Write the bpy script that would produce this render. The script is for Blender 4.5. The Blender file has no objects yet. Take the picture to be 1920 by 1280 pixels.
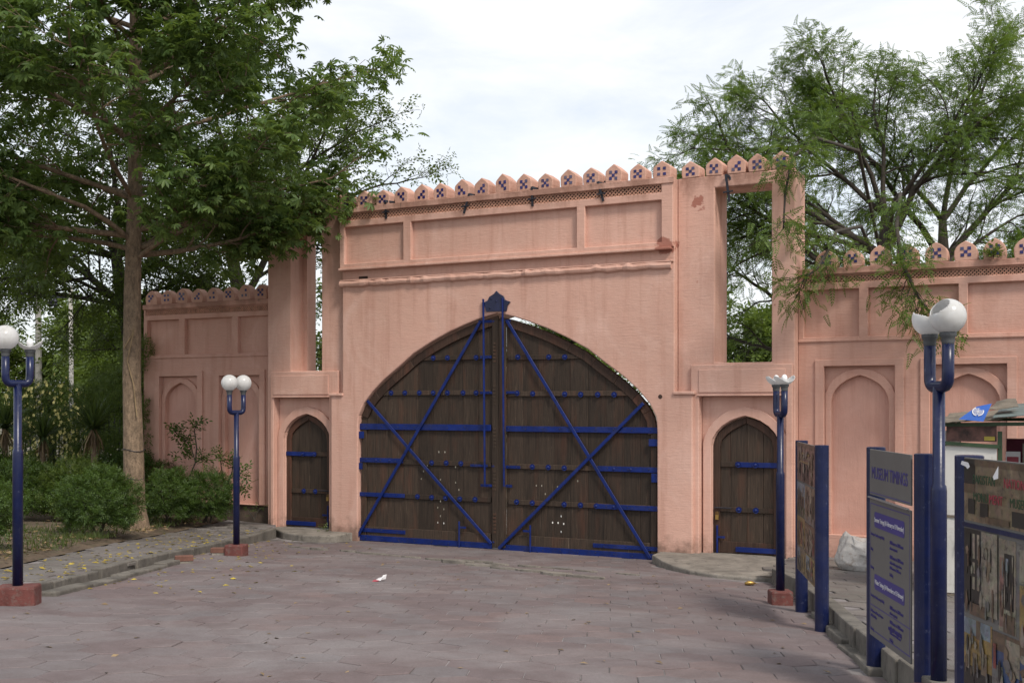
import bpy, bmesh, math, random
import numpy as np
from mathutils import Vector, Matrix, noise

R = math.radians
scene = bpy.context.scene

# ------------------------------------------------------------------ camera
CAM_Z = 2.2
cam_data = bpy.data.cameras.new('camera')
cam_data.sensor_width = 36.0
cam_data.lens = 40.3
cam_data.shift_y = 0.0615
cam_data.clip_end = 6000.0
camera = bpy.data.objects.new('camera', cam_data)
scene.collection.objects.link(camera)
camera.location = (0, 0, CAM_Z)
camera.rotation_euler = (R(90), 0, 0)
scene.camera = camera

# ------------------------------------------------------------------ sky and sun
SUN_EL, SUN_AZ = 48.0, 150.0          # azimuth clockwise from +Y (the view axis): behind the camera, to the right
world = bpy.data.worlds.new('World')
scene.world = world
world.use_nodes = True
wn, wl = world.node_tree.nodes, world.node_tree.links
wn.clear()
w_out = wn.new('ShaderNodeOutputWorld')
w_bg = wn.new('ShaderNodeBackground')
w_bg.inputs['Strength'].default_value = 0.12
sky = wn.new('ShaderNodeTexSky')
sky.sky_type = 'NISHITA'
sky.sun_disc = False
sky.sun_elevation = R(SUN_EL)
sky.sun_rotation = R(SUN_AZ)
sky.dust_density = 2.0
w_tc = wn.new('ShaderNodeTexCoord')
w_sep = wn.new('ShaderNodeSeparateXYZ')
wl.new(w_tc.outputs['Generated'], w_sep.inputs[0])
w_add = wn.new('ShaderNodeMath'); w_add.operation = 'ADD'; w_add.inputs[1].default_value = 0.16
wl.new(w_sep.outputs['Z'], w_add.inputs[0])
w_max = wn.new('ShaderNodeMath'); w_max.operation = 'MAXIMUM'; w_max.inputs[1].default_value = 0.05
wl.new(w_add.outputs[0], w_max.inputs[0])
w_div = wn.new('ShaderNodeVectorMath'); w_div.operation = 'DIVIDE'
w_cmb = wn.new('ShaderNodeCombineXYZ')
for i in range(3):
    wl.new(w_max.outputs[0], w_cmb.inputs[i])
wl.new(w_tc.outputs['Generated'], w_div.inputs[0])
wl.new(w_cmb.outputs[0], w_div.inputs[1])
w_noise = wn.new('ShaderNodeTexNoise')
w_noise.inputs['Scale'].default_value = 1.9
w_noise.inputs['Detail'].default_value = 9.0
w_noise.inputs['Roughness'].default_value = 0.58
w_noise.inputs['Distortion'].default_value = 0.5
wl.new(w_div.outputs[0], w_noise.inputs['Vector'])
w_ramp = wn.new('ShaderNodeValToRGB')
w_ramp.color_ramp.elements[0].position = 0.36; w_ramp.color_ramp.elements[0].color = (0.60, 0.60, 0.60, 1)
w_ramp.color_ramp.elements[1].position = 0.66; w_ramp.color_ramp.elements[1].color = (0.96, 0.96, 0.96, 1)
wl.new(w_noise.outputs['Fac'], w_ramp.inputs[0])
w_mix = wn.new('ShaderNodeMix'); w_mix.data_type = 'RGBA'
w_mix.inputs[7].default_value = (6.4, 6.5, 6.65, 1)      # bright thin cloud
wl.new(w_ramp.outputs[0], w_mix.inputs[0])
wl.new(sky.outputs[0], w_mix.inputs[6])
wl.new(w_mix.outputs[2], w_bg.inputs['Color'])
wl.new(w_bg.outputs[0], w_out.inputs['Surface'])

sun_data = bpy.data.lights.new('sun', 'SUN')
sun_data.energy = 2.1
sun_data.angle = R(11)
sun_data.color = (1.0, 0.92, 0.82)
sun = bpy.data.objects.new('sun', sun_data)
scene.collection.objects.link(sun)
_sd = Vector((math.sin(R(SUN_AZ)) * math.cos(R(SUN_EL)), math.cos(R(SUN_AZ)) * math.cos(R(SUN_EL)), math.sin(R(SUN_EL))))
sun.location = _sd * 40
sun.rotation_euler = _sd.to_track_quat('Z', 'Y').to_euler()

scene.view_settings.view_transform = 'Standard'
scene.view_settings.look = 'None'
scene.view_settings.exposure = 0.5
scene.view_settings.gamma = 1.0
scene.view_settings.use_curve_mapping = False
scene.cycles.max_bounces = 6
scene.cycles.transparent_max_bounces = 4

# ------------------------------------------------------------------ frames
PHI = R(27.563)
CP, SP = math.cos(PHI), math.sin(PHI)
S0, U0 = 15.26, -8.22                  # gate front plane and gate centre in wall coordinates
def uv(u, s):                          # wall coordinates (along wall, distance from camera) -> world x, y
    return (u * CP + s * SP, -u * SP + s * CP)
GX, GY = uv(U0, S0)
WALL = Matrix.Translation((GX, GY, 0)) @ Matrix.Rotation(-PHI, 4, 'Z')
SLOPE = 0.055
def s_of(x, y): return x * SP + y * CP
def g(x, y):                           # forecourt height: slopes gently down towards the gate
    s = s_of(x, y)
    return SLOPE * (15.2 - min(max(s, 3.5), 15.2))
def g_side(x, y): return max(g(x, y) + 0.17, 0.16)

# ------------------------------------------------------------------ object helpers
COL = scene.collection
ORG = {}
def tag(o, label=None, cat=None, group=None, kind=None):
    if label: o['label'] = label
    if cat: o['category'] = cat
    if group: o['group'] = group
    if kind: o['kind'] = kind
    return o
def thing(name, label, cat, loc=(0, 0, 0), group=None, frame=None, rz=0.0):
    o = bpy.data.objects.new(name, None)
    o.empty_display_size = 0.2
    COL.objects.link(o)
    m = (frame if frame is not None else Matrix.Identity(4)) @ Matrix.Translation(loc) @ Matrix.Rotation(rz, 4, 'Z')
    o.matrix_world = m
    ORG[o.name] = Vector(loc)
    return tag(o, label, cat, group)
def link(name, me, parent=None, loc=None, rot=None):
    o = bpy.data.objects.new(name, me)
    COL.objects.link(o)
    if parent is not None: o.parent = parent
    if loc is not None: o.location = loc
    if rot is not None: o.rotation_euler = rot
    return o
def copy_tree(o, parent=None):
    c = o.copy(); COL.objects.link(c); c.parent = parent
    for ch in list(o.children): copy_tree(ch, c)
    return c

class MB:
    """collects shapes; build() links them as one mesh object"""
    def __init__(s): s.v, s.f = [], []
    def add(s, verts, faces):
        b = len(s.v); s.v += [tuple(p) for p in verts]; s.f += [tuple(i + b for i in f) for f in faces]; return s
    def box(s, x0, x1, y0, y1, z0, z1):
        return s.add([(x0,y0,z0),(x1,y0,z0),(x1,y1,z0),(x0,y1,z0),(x0,y0,z1),(x1,y0,z1),(x1,y1,z1),(x0,y1,z1)],
                     [(0,3,2,1),(4,5,6,7),(0,1,5,4),(1,2,6,5),(2,3,7,6),(3,0,4,7)])
    def prism(s, poly, y0, y1):            # polygon in xz (counter-clockwise seen from -y), extruded along y
        n = len(poly)
        s.add([(x, y0, z) for x, z in poly] + [(x, y1, z) for x, z in poly],
              [tuple(range(n)), tuple(range(2*n-1, n-1, -1))] + [(i, i+n, (i+1) % n + n, (i+1) % n) for i in range(n)])
        return s
    def slabxy(s, poly, z0, z1):           # polygon in xy, extruded along z (z may be functions)
        n = len(poly)
        fz0 = z0 if callable(z0) else (lambda x, y: z0)
        fz1 = z1 if callable(z1) else (lambda x, y: z1)
        s.add([(x, y, fz0(x, y)) for x, y in poly] + [(x, y, fz1(x, y)) for x, y in poly],
              [tuple(range(n-1, -1, -1)), tuple(range(n, 2*n))] + [(i, (i+1) % n, (i+1) % n + n, i+n) for i in range(n)])
        return s
    def bar(s, a, b, w, h, up=(0, 0, 1)):   # rectangular bar from a to b
        a, b = Vector(a), Vector(b); d = (b - a).normalized(); u = Vector(up)
        x = d.cross(u).normalized() * (w / 2); y = x.cross(d).normalized() * (h / 2)
        s.add([a-x-y, a+x-y, a+x+y, a-x+y, b-x-y, b+x-y, b+x+y, b-x+y],
              [(0,3,2,1),(4,5,6,7),(0,1,5,4),(1,2,6,5),(2,3,7,6),(3,0,4,7)])
        return s
    def tube(s, pts, rad, n=8, caps=True):
        pts = [Vector(p) for p in pts]; m = len(pts)
        if not hasattr(rad, '__len__'): rad = [rad] * m
        b = len(s.v); ref = None
        for i, p in enumerate(pts):
            d = (pts[min(i+1, m-1)] - pts[max(i-1, 0)])
            d = d.normalized() if d.length > 1e-9 else Vector((0, 0, 1))
            if ref is None: ref = Vector((1, 0, 0)) if abs(d.x) < 0.8 else Vector((0, 1, 0))
            x = (ref - d * ref.dot(d)).normalized(); y = d.cross(x); ref = x
            for k in range(n):
                a = 2 * math.pi * k / n
                s.v.append(tuple(p + x * (math.cos(a) * rad[i]) + y * (math.sin(a) * rad[i])))
        for i in range(m - 1):
            for k in range(n):
                k2 = (k + 1) % n
                s.f.append((b+i*n+k, b+i*n+k2, b+(i+1)*n+k2, b+(i+1)*n+k))
        if caps:
            s.f.append(tuple(b + k for k in range(n-1, -1, -1))); s.f.append(tuple(b + (m-1)*n + k for k in range(n)))
        return s
    def lathe(s, prof, c=(0, 0, 0), n=16, axis='z'):
        b = len(s.v)
        for r, h in prof:
            for k in range(n):
                a = 2 * math.pi * k / n
                p = (r*math.cos(a), r*math.sin(a), h) if axis == 'z' else (r*math.cos(a), -h, r*math.sin(a))
                s.v.append((c[0]+p[0], c[1]+p[1], c[2]+p[2]))
        for i in range(len(prof) - 1):
            for k in range(n):
                k2 = (k+1) % n
                s.f.append((b+i*n+k, b+i*n+k2, b+(i+1)*n+k2, b+(i+1)*n+k))
        s.f.append(tuple(b + k for k in range(n-1, -1, -1))); s.f.append(tuple(b+(len(prof)-1)*n+k for k in range(n)))
        return s
    def grid_slab(s, xs, zs, holes, y0, y1):
        """wall slab in xz with rectangular holes (x0,x1,z0,z1); one clean skin"""
        X = sorted(set(list(xs) + [h[i] for h in holes for i in (0, 1)])); Z = sorted(set(list(zs) + [h[i] for h in holes for i in (2, 3)]))
        def solid(i, j):
            if i < 0 or j < 0 or i >= len(X)-1 or j >= len(Z)-1: return False
            cx, cz = (X[i]+X[i+1])/2, (Z[j]+Z[j+1])/2
            return not any(h[0] < cx < h[1] and h[2] < cz < h[3] for h in holes)
        idx = {}
        def P(x, y, z):
            k = (round(x, 5), round(y, 5), round(z, 5))
            if k not in idx: idx[k] = len(s.v); s.v.append((x, y, z))
            return idx[k]
        for i in range(len(X)-1):
            for j in range(len(Z)-1):
                if not solid(i, j): continue
                a, b, c, d = X[i], X[i+1], Z[j], Z[j+1]
                s.f.append((P(a,y0,c), P(b,y0,c), P(b,y0,d), P(a,y0,d)))
                s.f.append((P(a,y1,c), P(a,y1,d), P(b,y1,d), P(b,y1,c)))
                if not solid(i-1, j): s.f.append((P(a,y0,c), P(a,y0,d), P(a,y1,d), P(a,y1,c)))
                if not solid(i+1, j): s.f.append((P(b,y0,c), P(b,y1,c), P(b,y1,d), P(b,y0,d)))
                if not solid(i, j-1): s.f.append((P(a,y0,c), P(a,y1,c), P(b,y1,c), P(b,y0,c)))
                if not solid(i, j+1): s.f.append((P(a,y0,d), P(b,y0,d), P(b,y1,d), P(a,y1,d)))
        return s
    def mesh(s, name, mat, org=None, smooth=False):
        v = s.v if org is None else [(p[0]-org[0], p[1]-org[1], p[2]-org[2]) for p in s.v]
        me = bpy.data.meshes.new(name); me.from_pydata(v, [], s.f); me.materials.append(mat)
        if smooth: me.polygons.foreach_set('use_smooth', [True] * len(me.polygons))
        me.update(); return me
    def build(s, name, mat, parent=None, smooth=False, bevel=0.0, seg=1, local=False):
        org = None if (parent is None or local) else ORG.get(parent.name)
        o = link(name, s.mesh(name, mat, org, smooth), parent)
        if bevel:
            m = o.modifiers.new('bevel', 'BEVEL'); m.width = bevel; m.segments = seg; m.limit_method = 'ANGLE'; m.angle_limit = R(35)
        if parent is not None and not local: ORG[o.name] = ORG.get(parent.name, Vector((0, 0, 0)))
        return o

# ------------------------------------------------------------------ materials
def nt(name):
    m = bpy.data.materials.new(name); m.use_nodes = True
    t = m.node_tree; b = t.nodes['Principled BSDF']
    return m, t, b
def N(t, kind, **kw):
    n = t.nodes.new(kind)
    for k, v in kw.items():
        if k in n.inputs.keys(): n.inputs[k].default_value = v
        else: setattr(n, k, v)
    return n
def coords(t, scale=(1, 1, 1), src='Object', rot=(0, 0, 0)):
    if src == 'World':
        c = N(t, 'ShaderNodeNewGeometry').outputs['Position']
    else:
        c = N(t, 'ShaderNodeTexCoord').outputs[src]
    mp = N(t, 'ShaderNodeMapping'); mp.inputs['Scale'].default_value = scale; mp.inputs['Rotation'].default_value = rot
    t.links.new(c, mp.inputs[0]); return mp.outputs[0]
def noise_n(t, vec, scale, detail=5, rough=0.55, dist=0.0):
    n = N(t, 'ShaderNodeTexNoise'); n.inputs['Scale'].default_value = scale; n.inputs['Detail'].default_value = detail
    n.inputs['Roughness'].default_value = rough; n.inputs['Distortion'].default_value = dist
    t.links.new(vec, n.inputs['Vector']); return n.outputs['Fac']
def ramp(t, fac, stops):
    r = N(t, 'ShaderNodeValToRGB'); e = r.color_ramp.elements
    while len(e) < len(stops): e.new(0.5)
    for i, (p, c) in enumerate(stops):
        e[i].position = p; e[i].color = (c, c, c, 1) if not hasattr(c, '__len__') else (*c, 1)
    t.links.new(fac, r.inputs[0]); return r.outputs[0]
def mixc(t, fac, a, b, mode='MIX'):
    m = N(t, 'ShaderNodeMix', data_type='RGBA', blend_type=mode)
    for sock, val in ((m.inputs[0], fac), (m.inputs[6], a), (m.inputs[7], b)):
        if hasattr(val, 'links') or hasattr(val, 'is_linked'): t.links.new(val, sock)
        elif hasattr(val, '__len__'): sock.default_value = (*val, 1) if len(val) == 3 else val
        else: sock.default_value = val
    return m.outputs[2]
def mth(t, op, a, b=None):
    m = N(t, 'ShaderNodeMath', operation=op)
    for sock, val in ((m.inputs[0], a), (m.inputs[1], b)):
        if val is None: continue
        if hasattr(val, 'is_linked'): t.links.new(val, sock)
        else: sock.default_value = val
    return m.outputs[0]
def bump(t, b, h, strength=0.3, dist=0.02):
    n = N(t, 'ShaderNodeBump'); n.inputs['Strength'].default_value = strength; n.inputs['Distance'].default_value = dist
    t.links.new(h, n.inputs['Height']); t.links.new(n.outputs[0], b.inputs['Normal'])
def simple(name, col, rough=0.6, var=0.25, scale=6.0, metal=0.0, bmp=0.15, src='Object', spec=0.5, dirt=None, wear=None):
    m, t, b = nt(name)
    v = coords(t, src=src); f = noise_n(t, v, scale, 6, 0.6)
    c = mixc(t, ramp(t, f, [(0.3, 0.0), (0.7, 1.0)]), tuple(x*(1-var) for x in col), tuple(min(1, x*(1+var)) for x in col))
    if dirt:
        f2 = noise_n(t, v, scale*2.7, 8, 0.7)
        c = mixc(t, ramp(t, f2, [(0.52, 0.0), (0.68, 0.8)]), c, dirt)
    if wear:
        f3 = noise_n(t, v, scale*6.5, 7, 0.72)
        c = mixc(t, ramp(t, f3, [(0.60, 0.0), (0.66, 0.85)]), c, wear)
        f4 = noise_n(t, v, scale*0.9, 6, 0.65)
        c = mixc(t, ramp(t, f4, [(0.5, 0.0), (0.8, 0.12)]), c, (0.16, 0.145, 0.13))
    t.links.new(c, b.inputs['Base Color']); b.inputs['Roughness'].default_value = rough; b.inputs['Metallic'].default_value = metal
    b.inputs['Specular IOR Level'].default_value = spec
    if bmp: bump(t, b, noise_n(t, v, scale*8, 4), bmp, 0.01)
    return m

def plaster_mat(name, col, strokes='h', grime_z=None, worn=True, red=None, src='Object'):
    m, t, b = nt(name)
    v = coords(t, src=src)
    big = noise_n(t, v, 0.55, 4, 0.5)
    mid = noise_n(t, v, 3.2, 7, 0.62)
    sc = (2.6, 2.6, 22.0) if strokes == 'h' else (22.0, 2.6, 2.6)
    st = noise_n(t, coords(t, sc, src), 2.2, 5, 0.6, 0.25)
    c = mixc(t, ramp(t, big, [(0.3, 0.0), (0.72, 1.0)]), tuple(x*0.86 for x in col), tuple(x*1.08 for x in col))
    c = mixc(t, ramp(t, mid, [(0.35, 0.0), (0.7, 0.45)]), c, tuple(x*y for x, y in zip(col, (0.92, 0.84, 0.82))))
    c = mixc(t, ramp(t, st, [(0.30, 0.30), (0.46, 0.0)]), c, tuple(x*0.72 for x in col))
    rs = noise_n(t, coords(t, (7, 7, 0.45), src), 1.0, 7, 0.62)          # rain streaks
    c = mixc(t, ramp(t, rs, [(0.50, 0.0), (0.70, 0.55)]), c, tuple(x*y for x, y in zip(col, (0.72, 0.62, 0.58))))
    fd = noise_n(t, coords(t, (1.3, 1.3, 0.8), src), 1.1, 8, 0.66, 0.8)   # sun-faded, chalky areas
    c = mixc(t, ramp(t, fd, [(0.52, 0.0), (0.70, 0.45)]), c, tuple(min(0.8, x*y) for x, y in zip(col, (1.13, 1.25, 1.32))))
    fl = noise_n(t, v, 5.5, 9, 0.7)                               # small flaked spots of the older, redder wash
    c = mixc(t, ramp(t, fl, [(0.69, 0.0), (0.73, 0.8)]), c, (0.34, 0.125, 0.085))
    sep = N(t, 'ShaderNodeSeparateXYZ'); t.links.new(N(t, 'ShaderNodeNewGeometry').outputs['Position'], sep.inputs[0])
    if grime_z:                                                    # weather stain along the coping
        z0, z1 = grime_z
        band = N(t, 'ShaderNodeMapRange'); band.inputs['From Min'].default_value = z0; band.inputs['From Max'].default_value = z1
        t.links.new(sep.outputs['Z'], band.inputs['Value'])
        gn = noise_n(t, coords(t, (1.0, 1.0, 0.5)), 2.4, 8, 0.68)
        fac = ramp(t, mth(t, 'MULTIPLY', band.outputs[0], gn), [(0.30, 0.0), (0.44, 0.7)])
        c = mixc(t, fac, c, (0.24, 0.125, 0.09))
        g2 = noise_n(t, coords(t, (5, 5, 0.7)), 2.0, 6, 0.7)
        fac2 = ramp(t, mth(t, 'MULTIPLY', band.outputs[0], g2), [(0.5, 0.0), (0.62, 0.8)])
        c = mixc(t, fac2, c, (0.05, 0.045, 0.032))
    low = N(t, 'ShaderNodeMapRange'); low.inputs['From Min'].default_value = 0.75; low.inputs['From Max'].default_value = 0.05
    t.links.new(sep.outputs['Z'], low.inputs['Value'])              # splash dirt near the ground
    ln = noise_n(t, v, 4.5, 8, 0.7)
    c = mixc(t, ramp(t, mth(t, 'MULTIPLY', low.outputs[0], ln), [(0.27, 0.0), (0.50, 0.8)]), c, (0.16, 0.10, 0.075))
    if red:
        for (rx, rz, rr) in red:
            pv = N(t, 'ShaderNodeVectorMath', operation='DISTANCE'); t.links.new(coords(t, (1, 0, 1)), pv.inputs[0]); pv.inputs[1].default_value = (rx, 0, rz)
            wob = noise_n(t, v, 9, 5, 0.6)
            dd = mth(t, 'ADD', pv.outputs['Value'], mth(t, 'MULTIPLY', wob, 0.24))
            c = mixc(t, ramp(t, dd, [(rr + 0.115, 0.9), (rr + 0.135, 0.0)]), c, (0.33, 0.13, 0.095))
    t.links.new(c, b.inputs['Base Color']); b.inputs['Roughness'].default_value = 0.88; b.inputs['Specular IOR Level'].default_value = 0.25
    h = mth(t, 'ADD', mth(t, 'MULTIPLY', st, 0.6), mth(t, 'MULTIPLY', noise_n(t, v, 9, 8, 0.7), 0.9))
    h = mth(t, 'ADD', h, mth(t, 'MULTIPLY', noise_n(t, v, 1.6, 3, 0.5), 1.4))
    bump(t, b, h, 0.36, 0.02)
    return m
PINK = (0.61, 0.378, 0.303)
M = {}
M['plaster'] = plaster_mat('plaster', PINK, 'h', (4.6, 5.45), red=[(2.70, 4.42, 0.12), (3.12, 5.03, 0.075), (3.16, 4.93, 0.04)])
M['plaster_wing'] = plaster_mat('plaster_wing', (0.57, 0.335, 0.265), 'h', (3.55, 4.1))
M['plaster_niche'] = plaster_mat('plaster_niche', (0.565, 0.325, 0.26), 'v')
M['merlon'] = plaster_mat('merlon_plaster', (0.56, 0.335, 0.26), 'h', src='World')
def tile_mat():
    m, t, b = nt('glazed_blue_tile')
    c = ramp(t, N(t, 'ShaderNodeObjectInfo').outputs['Random'], [(0.0, (0.010, 0.010, 0.085)), (0.75, (0.014, 0.014, 0.13)), (0.86, (0.05, 0.05, 0.13)), (1.0, (0.11, 0.095, 0.15))])
    d = noise_n(t, coords(t, src='World'), 40, 5, 0.7)
    c = mixc(t, ramp(t, d, [(0.58, 0.0), (0.68, 0.7)]), c, (0.22, 0.15, 0.13))
    t.links.new(c, b.inputs['Base Color']); b.inputs['Roughness'].default_value = 0.3
    return m
M['tile'] = tile_mat()
M['lattice'] = simple('lattice_plaster', (0.50, 0.27, 0.19), 0.9, 0.25, 7, dirt=(0.09, 0.075, 0.05))
M['hollow_shade'] = simple('painted_hollow_shade', (0.045, 0.026, 0.02), 0.95, 0.4, 9)  # shade of hollows, with some grime, put into a near-black colour
M['plinth'] = simple('damp_plinth', (0.085, 0.06, 0.045), 0.9, 0.5, 5, dirt=(0.03, 0.035, 0.02))

def wood_mat(name, col, red=(0.12, 0.042, 0.022)):
    m, t, b = nt(name)
    oi = N(t, 'ShaderNodeObjectInfo')
    add = N(t, 'ShaderNodeVectorMath', operation='ADD')
    t.links.new(N(t, 'ShaderNodeTexCoord').outputs['Object'], add.inputs[0])
    sc = N(t, 'ShaderNodeVectorMath', operation='SCALE'); sc.inputs[0].default_value = (7, 3, 11)
    t.links.new(oi.outputs['Random'], sc.inputs['Scale']); t.links.new(sc.outputs[0], add.inputs[1])
    def mp(s):
        x = N(t, 'ShaderNodeMapping'); x.inputs['Scale'].default_value = s; t.links.new(add.outputs[0], x.inputs[0]); return x.outputs[0]
    grain = noise_n(t, mp((34, 10, 1.3)), 2.0, 7, 0.65, 0.4)
    fade = noise_n(t, mp((2.5, 1, 0.6)), 1.7, 6, 0.6)
    c = mixc(t, ramp(t, grain, [(0.3, 0.0), (0.72, 1.0)]), tuple(x*0.45 for x in col), tuple(x*1.5 for x in col))
    c = mixc(t, ramp(t, fade, [(0.52, 0.0), (0.75, 0.40)]), c, red)
    pale = noise_n(t, mp((16, 5, 1.0)), 2.6, 9, 0.72)
    c = mixc(t, ramp(t, pale, [(0.60, 0.0), (0.70, 0.6)]), c, (0.17, 0.125, 0.09))
    tint = mth(t, 'ADD', mth(t, 'MULTIPLY', oi.outputs['Random'], 0.55), 0.72)
    tc = N(t, 'ShaderNodeVectorMath', operation='SCALE'); t.links.new(c, tc.inputs[0]); t.links.new(tint, tc.inputs['Scale'])
    t.links.new(tc.outputs[0], b.inputs['Base Color']); b.inputs['Roughness'].default_value = 0.72; b.inputs['Specular IOR Level'].default_value = 0.35
    bump(t, b, grain, 0.5, 0.008)
    return m
M['wood'] = wood_mat('weathered_wood', (0.043, 0.029, 0.020))
M['wood_rim'] = wood_mat('weathered_wood_rim', (0.050, 0.027, 0.018), (0.15, 0.05, 0.028))
M['blue'] = simple('gate_blue_paint', (0.002, 0.015, 0.125), 0.5, 0.3, 5, bmp=0.1, spec=0.3, dirt=(0.004, 0.010, 0.06), wear=(0.035, 0.03, 0.035))
M['navy'] = simple('dark_blue_iron', (0.010, 0.014, 0.05), 0.45, 0.3, 8)
M['pole_blue'] = simple('pole_blue_paint', (0.005, 0.010, 0.050), 0.3, 0.3, 4, bmp=0.08, spec=0.4, dirt=(0.012, 0.016, 0.05), wear=(0.05, 0.06, 0.11))
M['red_block'] = simple('red_painted_block', (0.125, 0.038, 0.032), 0.85, 0.35, 7, bmp=0.5, dirt=(0.15, 0.12, 0.105))
M['iron'] = simple('dark_iron', (0.022, 0.024, 0.035), 0.55, 0.4, 9, metal=0.3)
M['brass'] = simple('brass', (0.45, 0.29, 0.09), 0.4, 0.2, 8, metal=0.8)
M['concrete'] = simple('worn_concrete', (0.20, 0.18, 0.155), 0.92, 0.35, 3.5, bmp=0.5, src='World', dirt=(0.06, 0.055, 0.045))
M['kerb'] = simple('kerb_concrete', (0.125, 0.113, 0.097), 0.92, 0.4, 3.0, bmp=0.5, src='World', dirt=(0.035, 0.034, 0.028))
M['soil'] = simple('dry_soil', (0.105, 0.075, 0.05), 0.95, 0.4, 2.2, bmp=0.6, src='World', dirt=(0.06, 0.07, 0.03))
M['ground'] = simple('dusty_ground', (0.15, 0.13, 0.095), 0.95, 0.35, 0.6, bmp=0.4, src='World', dirt=(0.07, 0.09, 0.035))
def globe_mat():
    m = simple('white_globe', (0.74, 0.74, 0.73), 0.22, 0.04, 3, bmp=0.0, dirt=(0.56, 0.54, 0.50)); t = m.node_tree; b = t.nodes['Principled BSDF']
    tr = N(t, 'ShaderNodeBsdfTranslucent'); tr.inputs['Color'].default_value = (0.8, 0.8, 0.8, 1)
    mx = N(t, 'ShaderNodeMixShader'); mx.inputs[0].default_value = 0.4
    t.links.new(b.outputs[0], mx.inputs[1]); t.links.new(tr.outputs[0], mx.inputs[2]); t.links.new(mx.outputs[0], t.nodes['Material Output'].inputs['Surface'])
    return m
M['white_glass'] = globe_mat()
M['socket'] = simple('grey_socket', (0.07, 0.075, 0.08), 0.6, 0.3, 12)
M['bulb'] = simple('white_bulb', (0.8, 0.8, 0.8), 0.3, 0.05, 5, bmp=0)

def paver_mat(name, rnd, cols, joint=False):
    m, t, b = nt(name)
    v = coords(t, src='World')
    if rnd == 'object': f = N(t, 'ShaderNodeObjectInfo').outputs['Random']
    else: f = N(t, 'ShaderNodeNewGeometry').outputs['Random Per Island']
    c = ramp(t, f, cols)
    n1 = noise_n(t, v, 5, 8, 0.65)
    c = mixc(t, ramp(t, n1, [(0.35, 0.0), (0.7, 0.7)]), c, (0.115, 0.088, 0.085))
    n2 = noise_n(t, v, 0.8, 7, 0.62, 0.6)                       # pale dust drifts
    c = mixc(t, ramp(t, n2, [(0.46, 0.0), (0.70, 0.7)]), c, (0.235, 0.215, 0.215))
    n3 = noise_n(t, v, 60, 4, 0.6)
    c = mixc(t, ramp(t, n3, [(0.4, 0.0), (0.75, 0.35)]), c, (0.07, 0.062, 0.06))
    t.links.new(c, b.inputs['Base Color']); b.inputs['Roughness'].default_value = 0.8; b.inputs['Specular IOR Level'].default_value = 0.35
    bump(t, b, mth(t, 'ADD', mth(t, 'MULTIPLY', n1, 1.5), n3), 0.45, 0.006)
    return m
_red = [(0.0, (0.152, 0.120, 0.122)), (0.35, (0.174, 0.134, 0.133)), (0.7, (0.162, 0.146, 0.150)), (1.0, (0.190, 0.136, 0.130))]
_grey = [(0.0, (0.125, 0.12, 0.108)), (0.5, (0.155, 0.148, 0.132)), (1.0, (0.18, 0.165, 0.145))]
M['paver'] = paver_mat('red_hex_paver', 'object', _red)
M['paver_field'] = paver_mat('red_hex_paver_far', 'island', _red)
M['side_paver'] = paver_mat('grey_hex_paver', 'island', _grey)
def joint_mat():
    m, t, b = nt('sandy_joint'); v = coords(t, src='World')
    n = noise_n(t, v, 1.3, 6, 0.6)
    c = ramp(t, n, [(0.40, (0.075, 0.066, 0.062)), (0.58, (0.24, 0.22, 0.22))])
    t.links.new(c, b.inputs['Base Color']); b.inputs['Roughness'].default_value = 0.95
    return m
M['joint'] = joint_mat()

def leaf_mat(name, a, bcol, rough=0.5, trans=0.35, gloss=0.4):
    m, t, b = nt(name)
    f = N(t, 'ShaderNodeNewGeometry').outputs['Random Per Island']
    n = noise_n(t, coords(t, src='World'), 0.9, 3, 0.5)
    f2 = mth(t, 'ADD', mth(t, 'MULTIPLY', f, 0.65), mth(t, 'MULTIPLY', n, 0.45))
    c = ramp(t, f2, [(0.15, a), (0.85, bcol)])
    t.links.new(c, b.inputs['Base Color']); b.inputs['Roughness'].default_value = rough; b.inputs['Specular IOR Level'].default_value = gloss
    tr = N(t, 'ShaderNodeBsdfTranslucent')
    tc = mixc(t, 0.6, c, (0.16, 0.22, 0.02)); t.links.new(tc, tr.inputs['Color'])
    mx = N(t, 'ShaderNodeMixShader'); mx.inputs[0].default_value = trans
    t.links.new(b.outputs[0], mx.inputs[1]); t.links.new(tr.outputs[0], mx.inputs[2])
    t.links.new(mx.outputs[0], t.nodes['Material Output'].inputs['Surface'])
    return m
def bark_mat(name, col, sc=(6, 6, 2.5), rings=False):
    m, t, b = nt(name); v = coords(t, sc, src='World')
    f = noise_n(t, v, 3.0, 8, 0.68)
    c = mixc(t, ramp(t, f, [(0.35, 0.0), (0.68, 1.0)]), tuple(x*0.5 for x in col), tuple(x*1.3 for x in col))
    s = noise_n(t, coords(t, (1, 1, 1), src='World'), 45, 3, 0.6)
    c = mixc(t, ramp(t, s, [(0.57, 0.0), (0.66, 0.7)]), c, tuple(x*0.3 for x in col))
    t.links.new(c, b.inputs['Base Color']); b.inputs['Roughness'].default_value = 0.9
    bump(t, b, mth(t, 'ADD', f, s), 0.6, 0.02)
    return m
M['bark'] = bark_mat('grey_bark', (0.225, 0.160, 0.105))
M['bark_dark'] = bark_mat('dark_bark', (0.055, 0.045, 0.034))
M['leaf_palmate'] = leaf_mat('palmate_leaves', (0.052, 0.108, 0.030), (0.165, 0.25, 0.072), gloss=0.4, trans=0.52)
M['leaf_dark'] = leaf_mat('dark_fine_leaves', (0.034, 0.066, 0.015), (0.115, 0.165, 0.034), trans=0.48)
M['leaf_feather'] = leaf_mat('feathery_leaves', (0.045, 0.10, 0.02), (0.145, 0.235, 0.045), trans=0.5)
M['leaf_shrub'] = leaf_mat('shrub_leaves', (0.022, 0.050, 0.010), (0.080, 0.140, 0.024))
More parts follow.
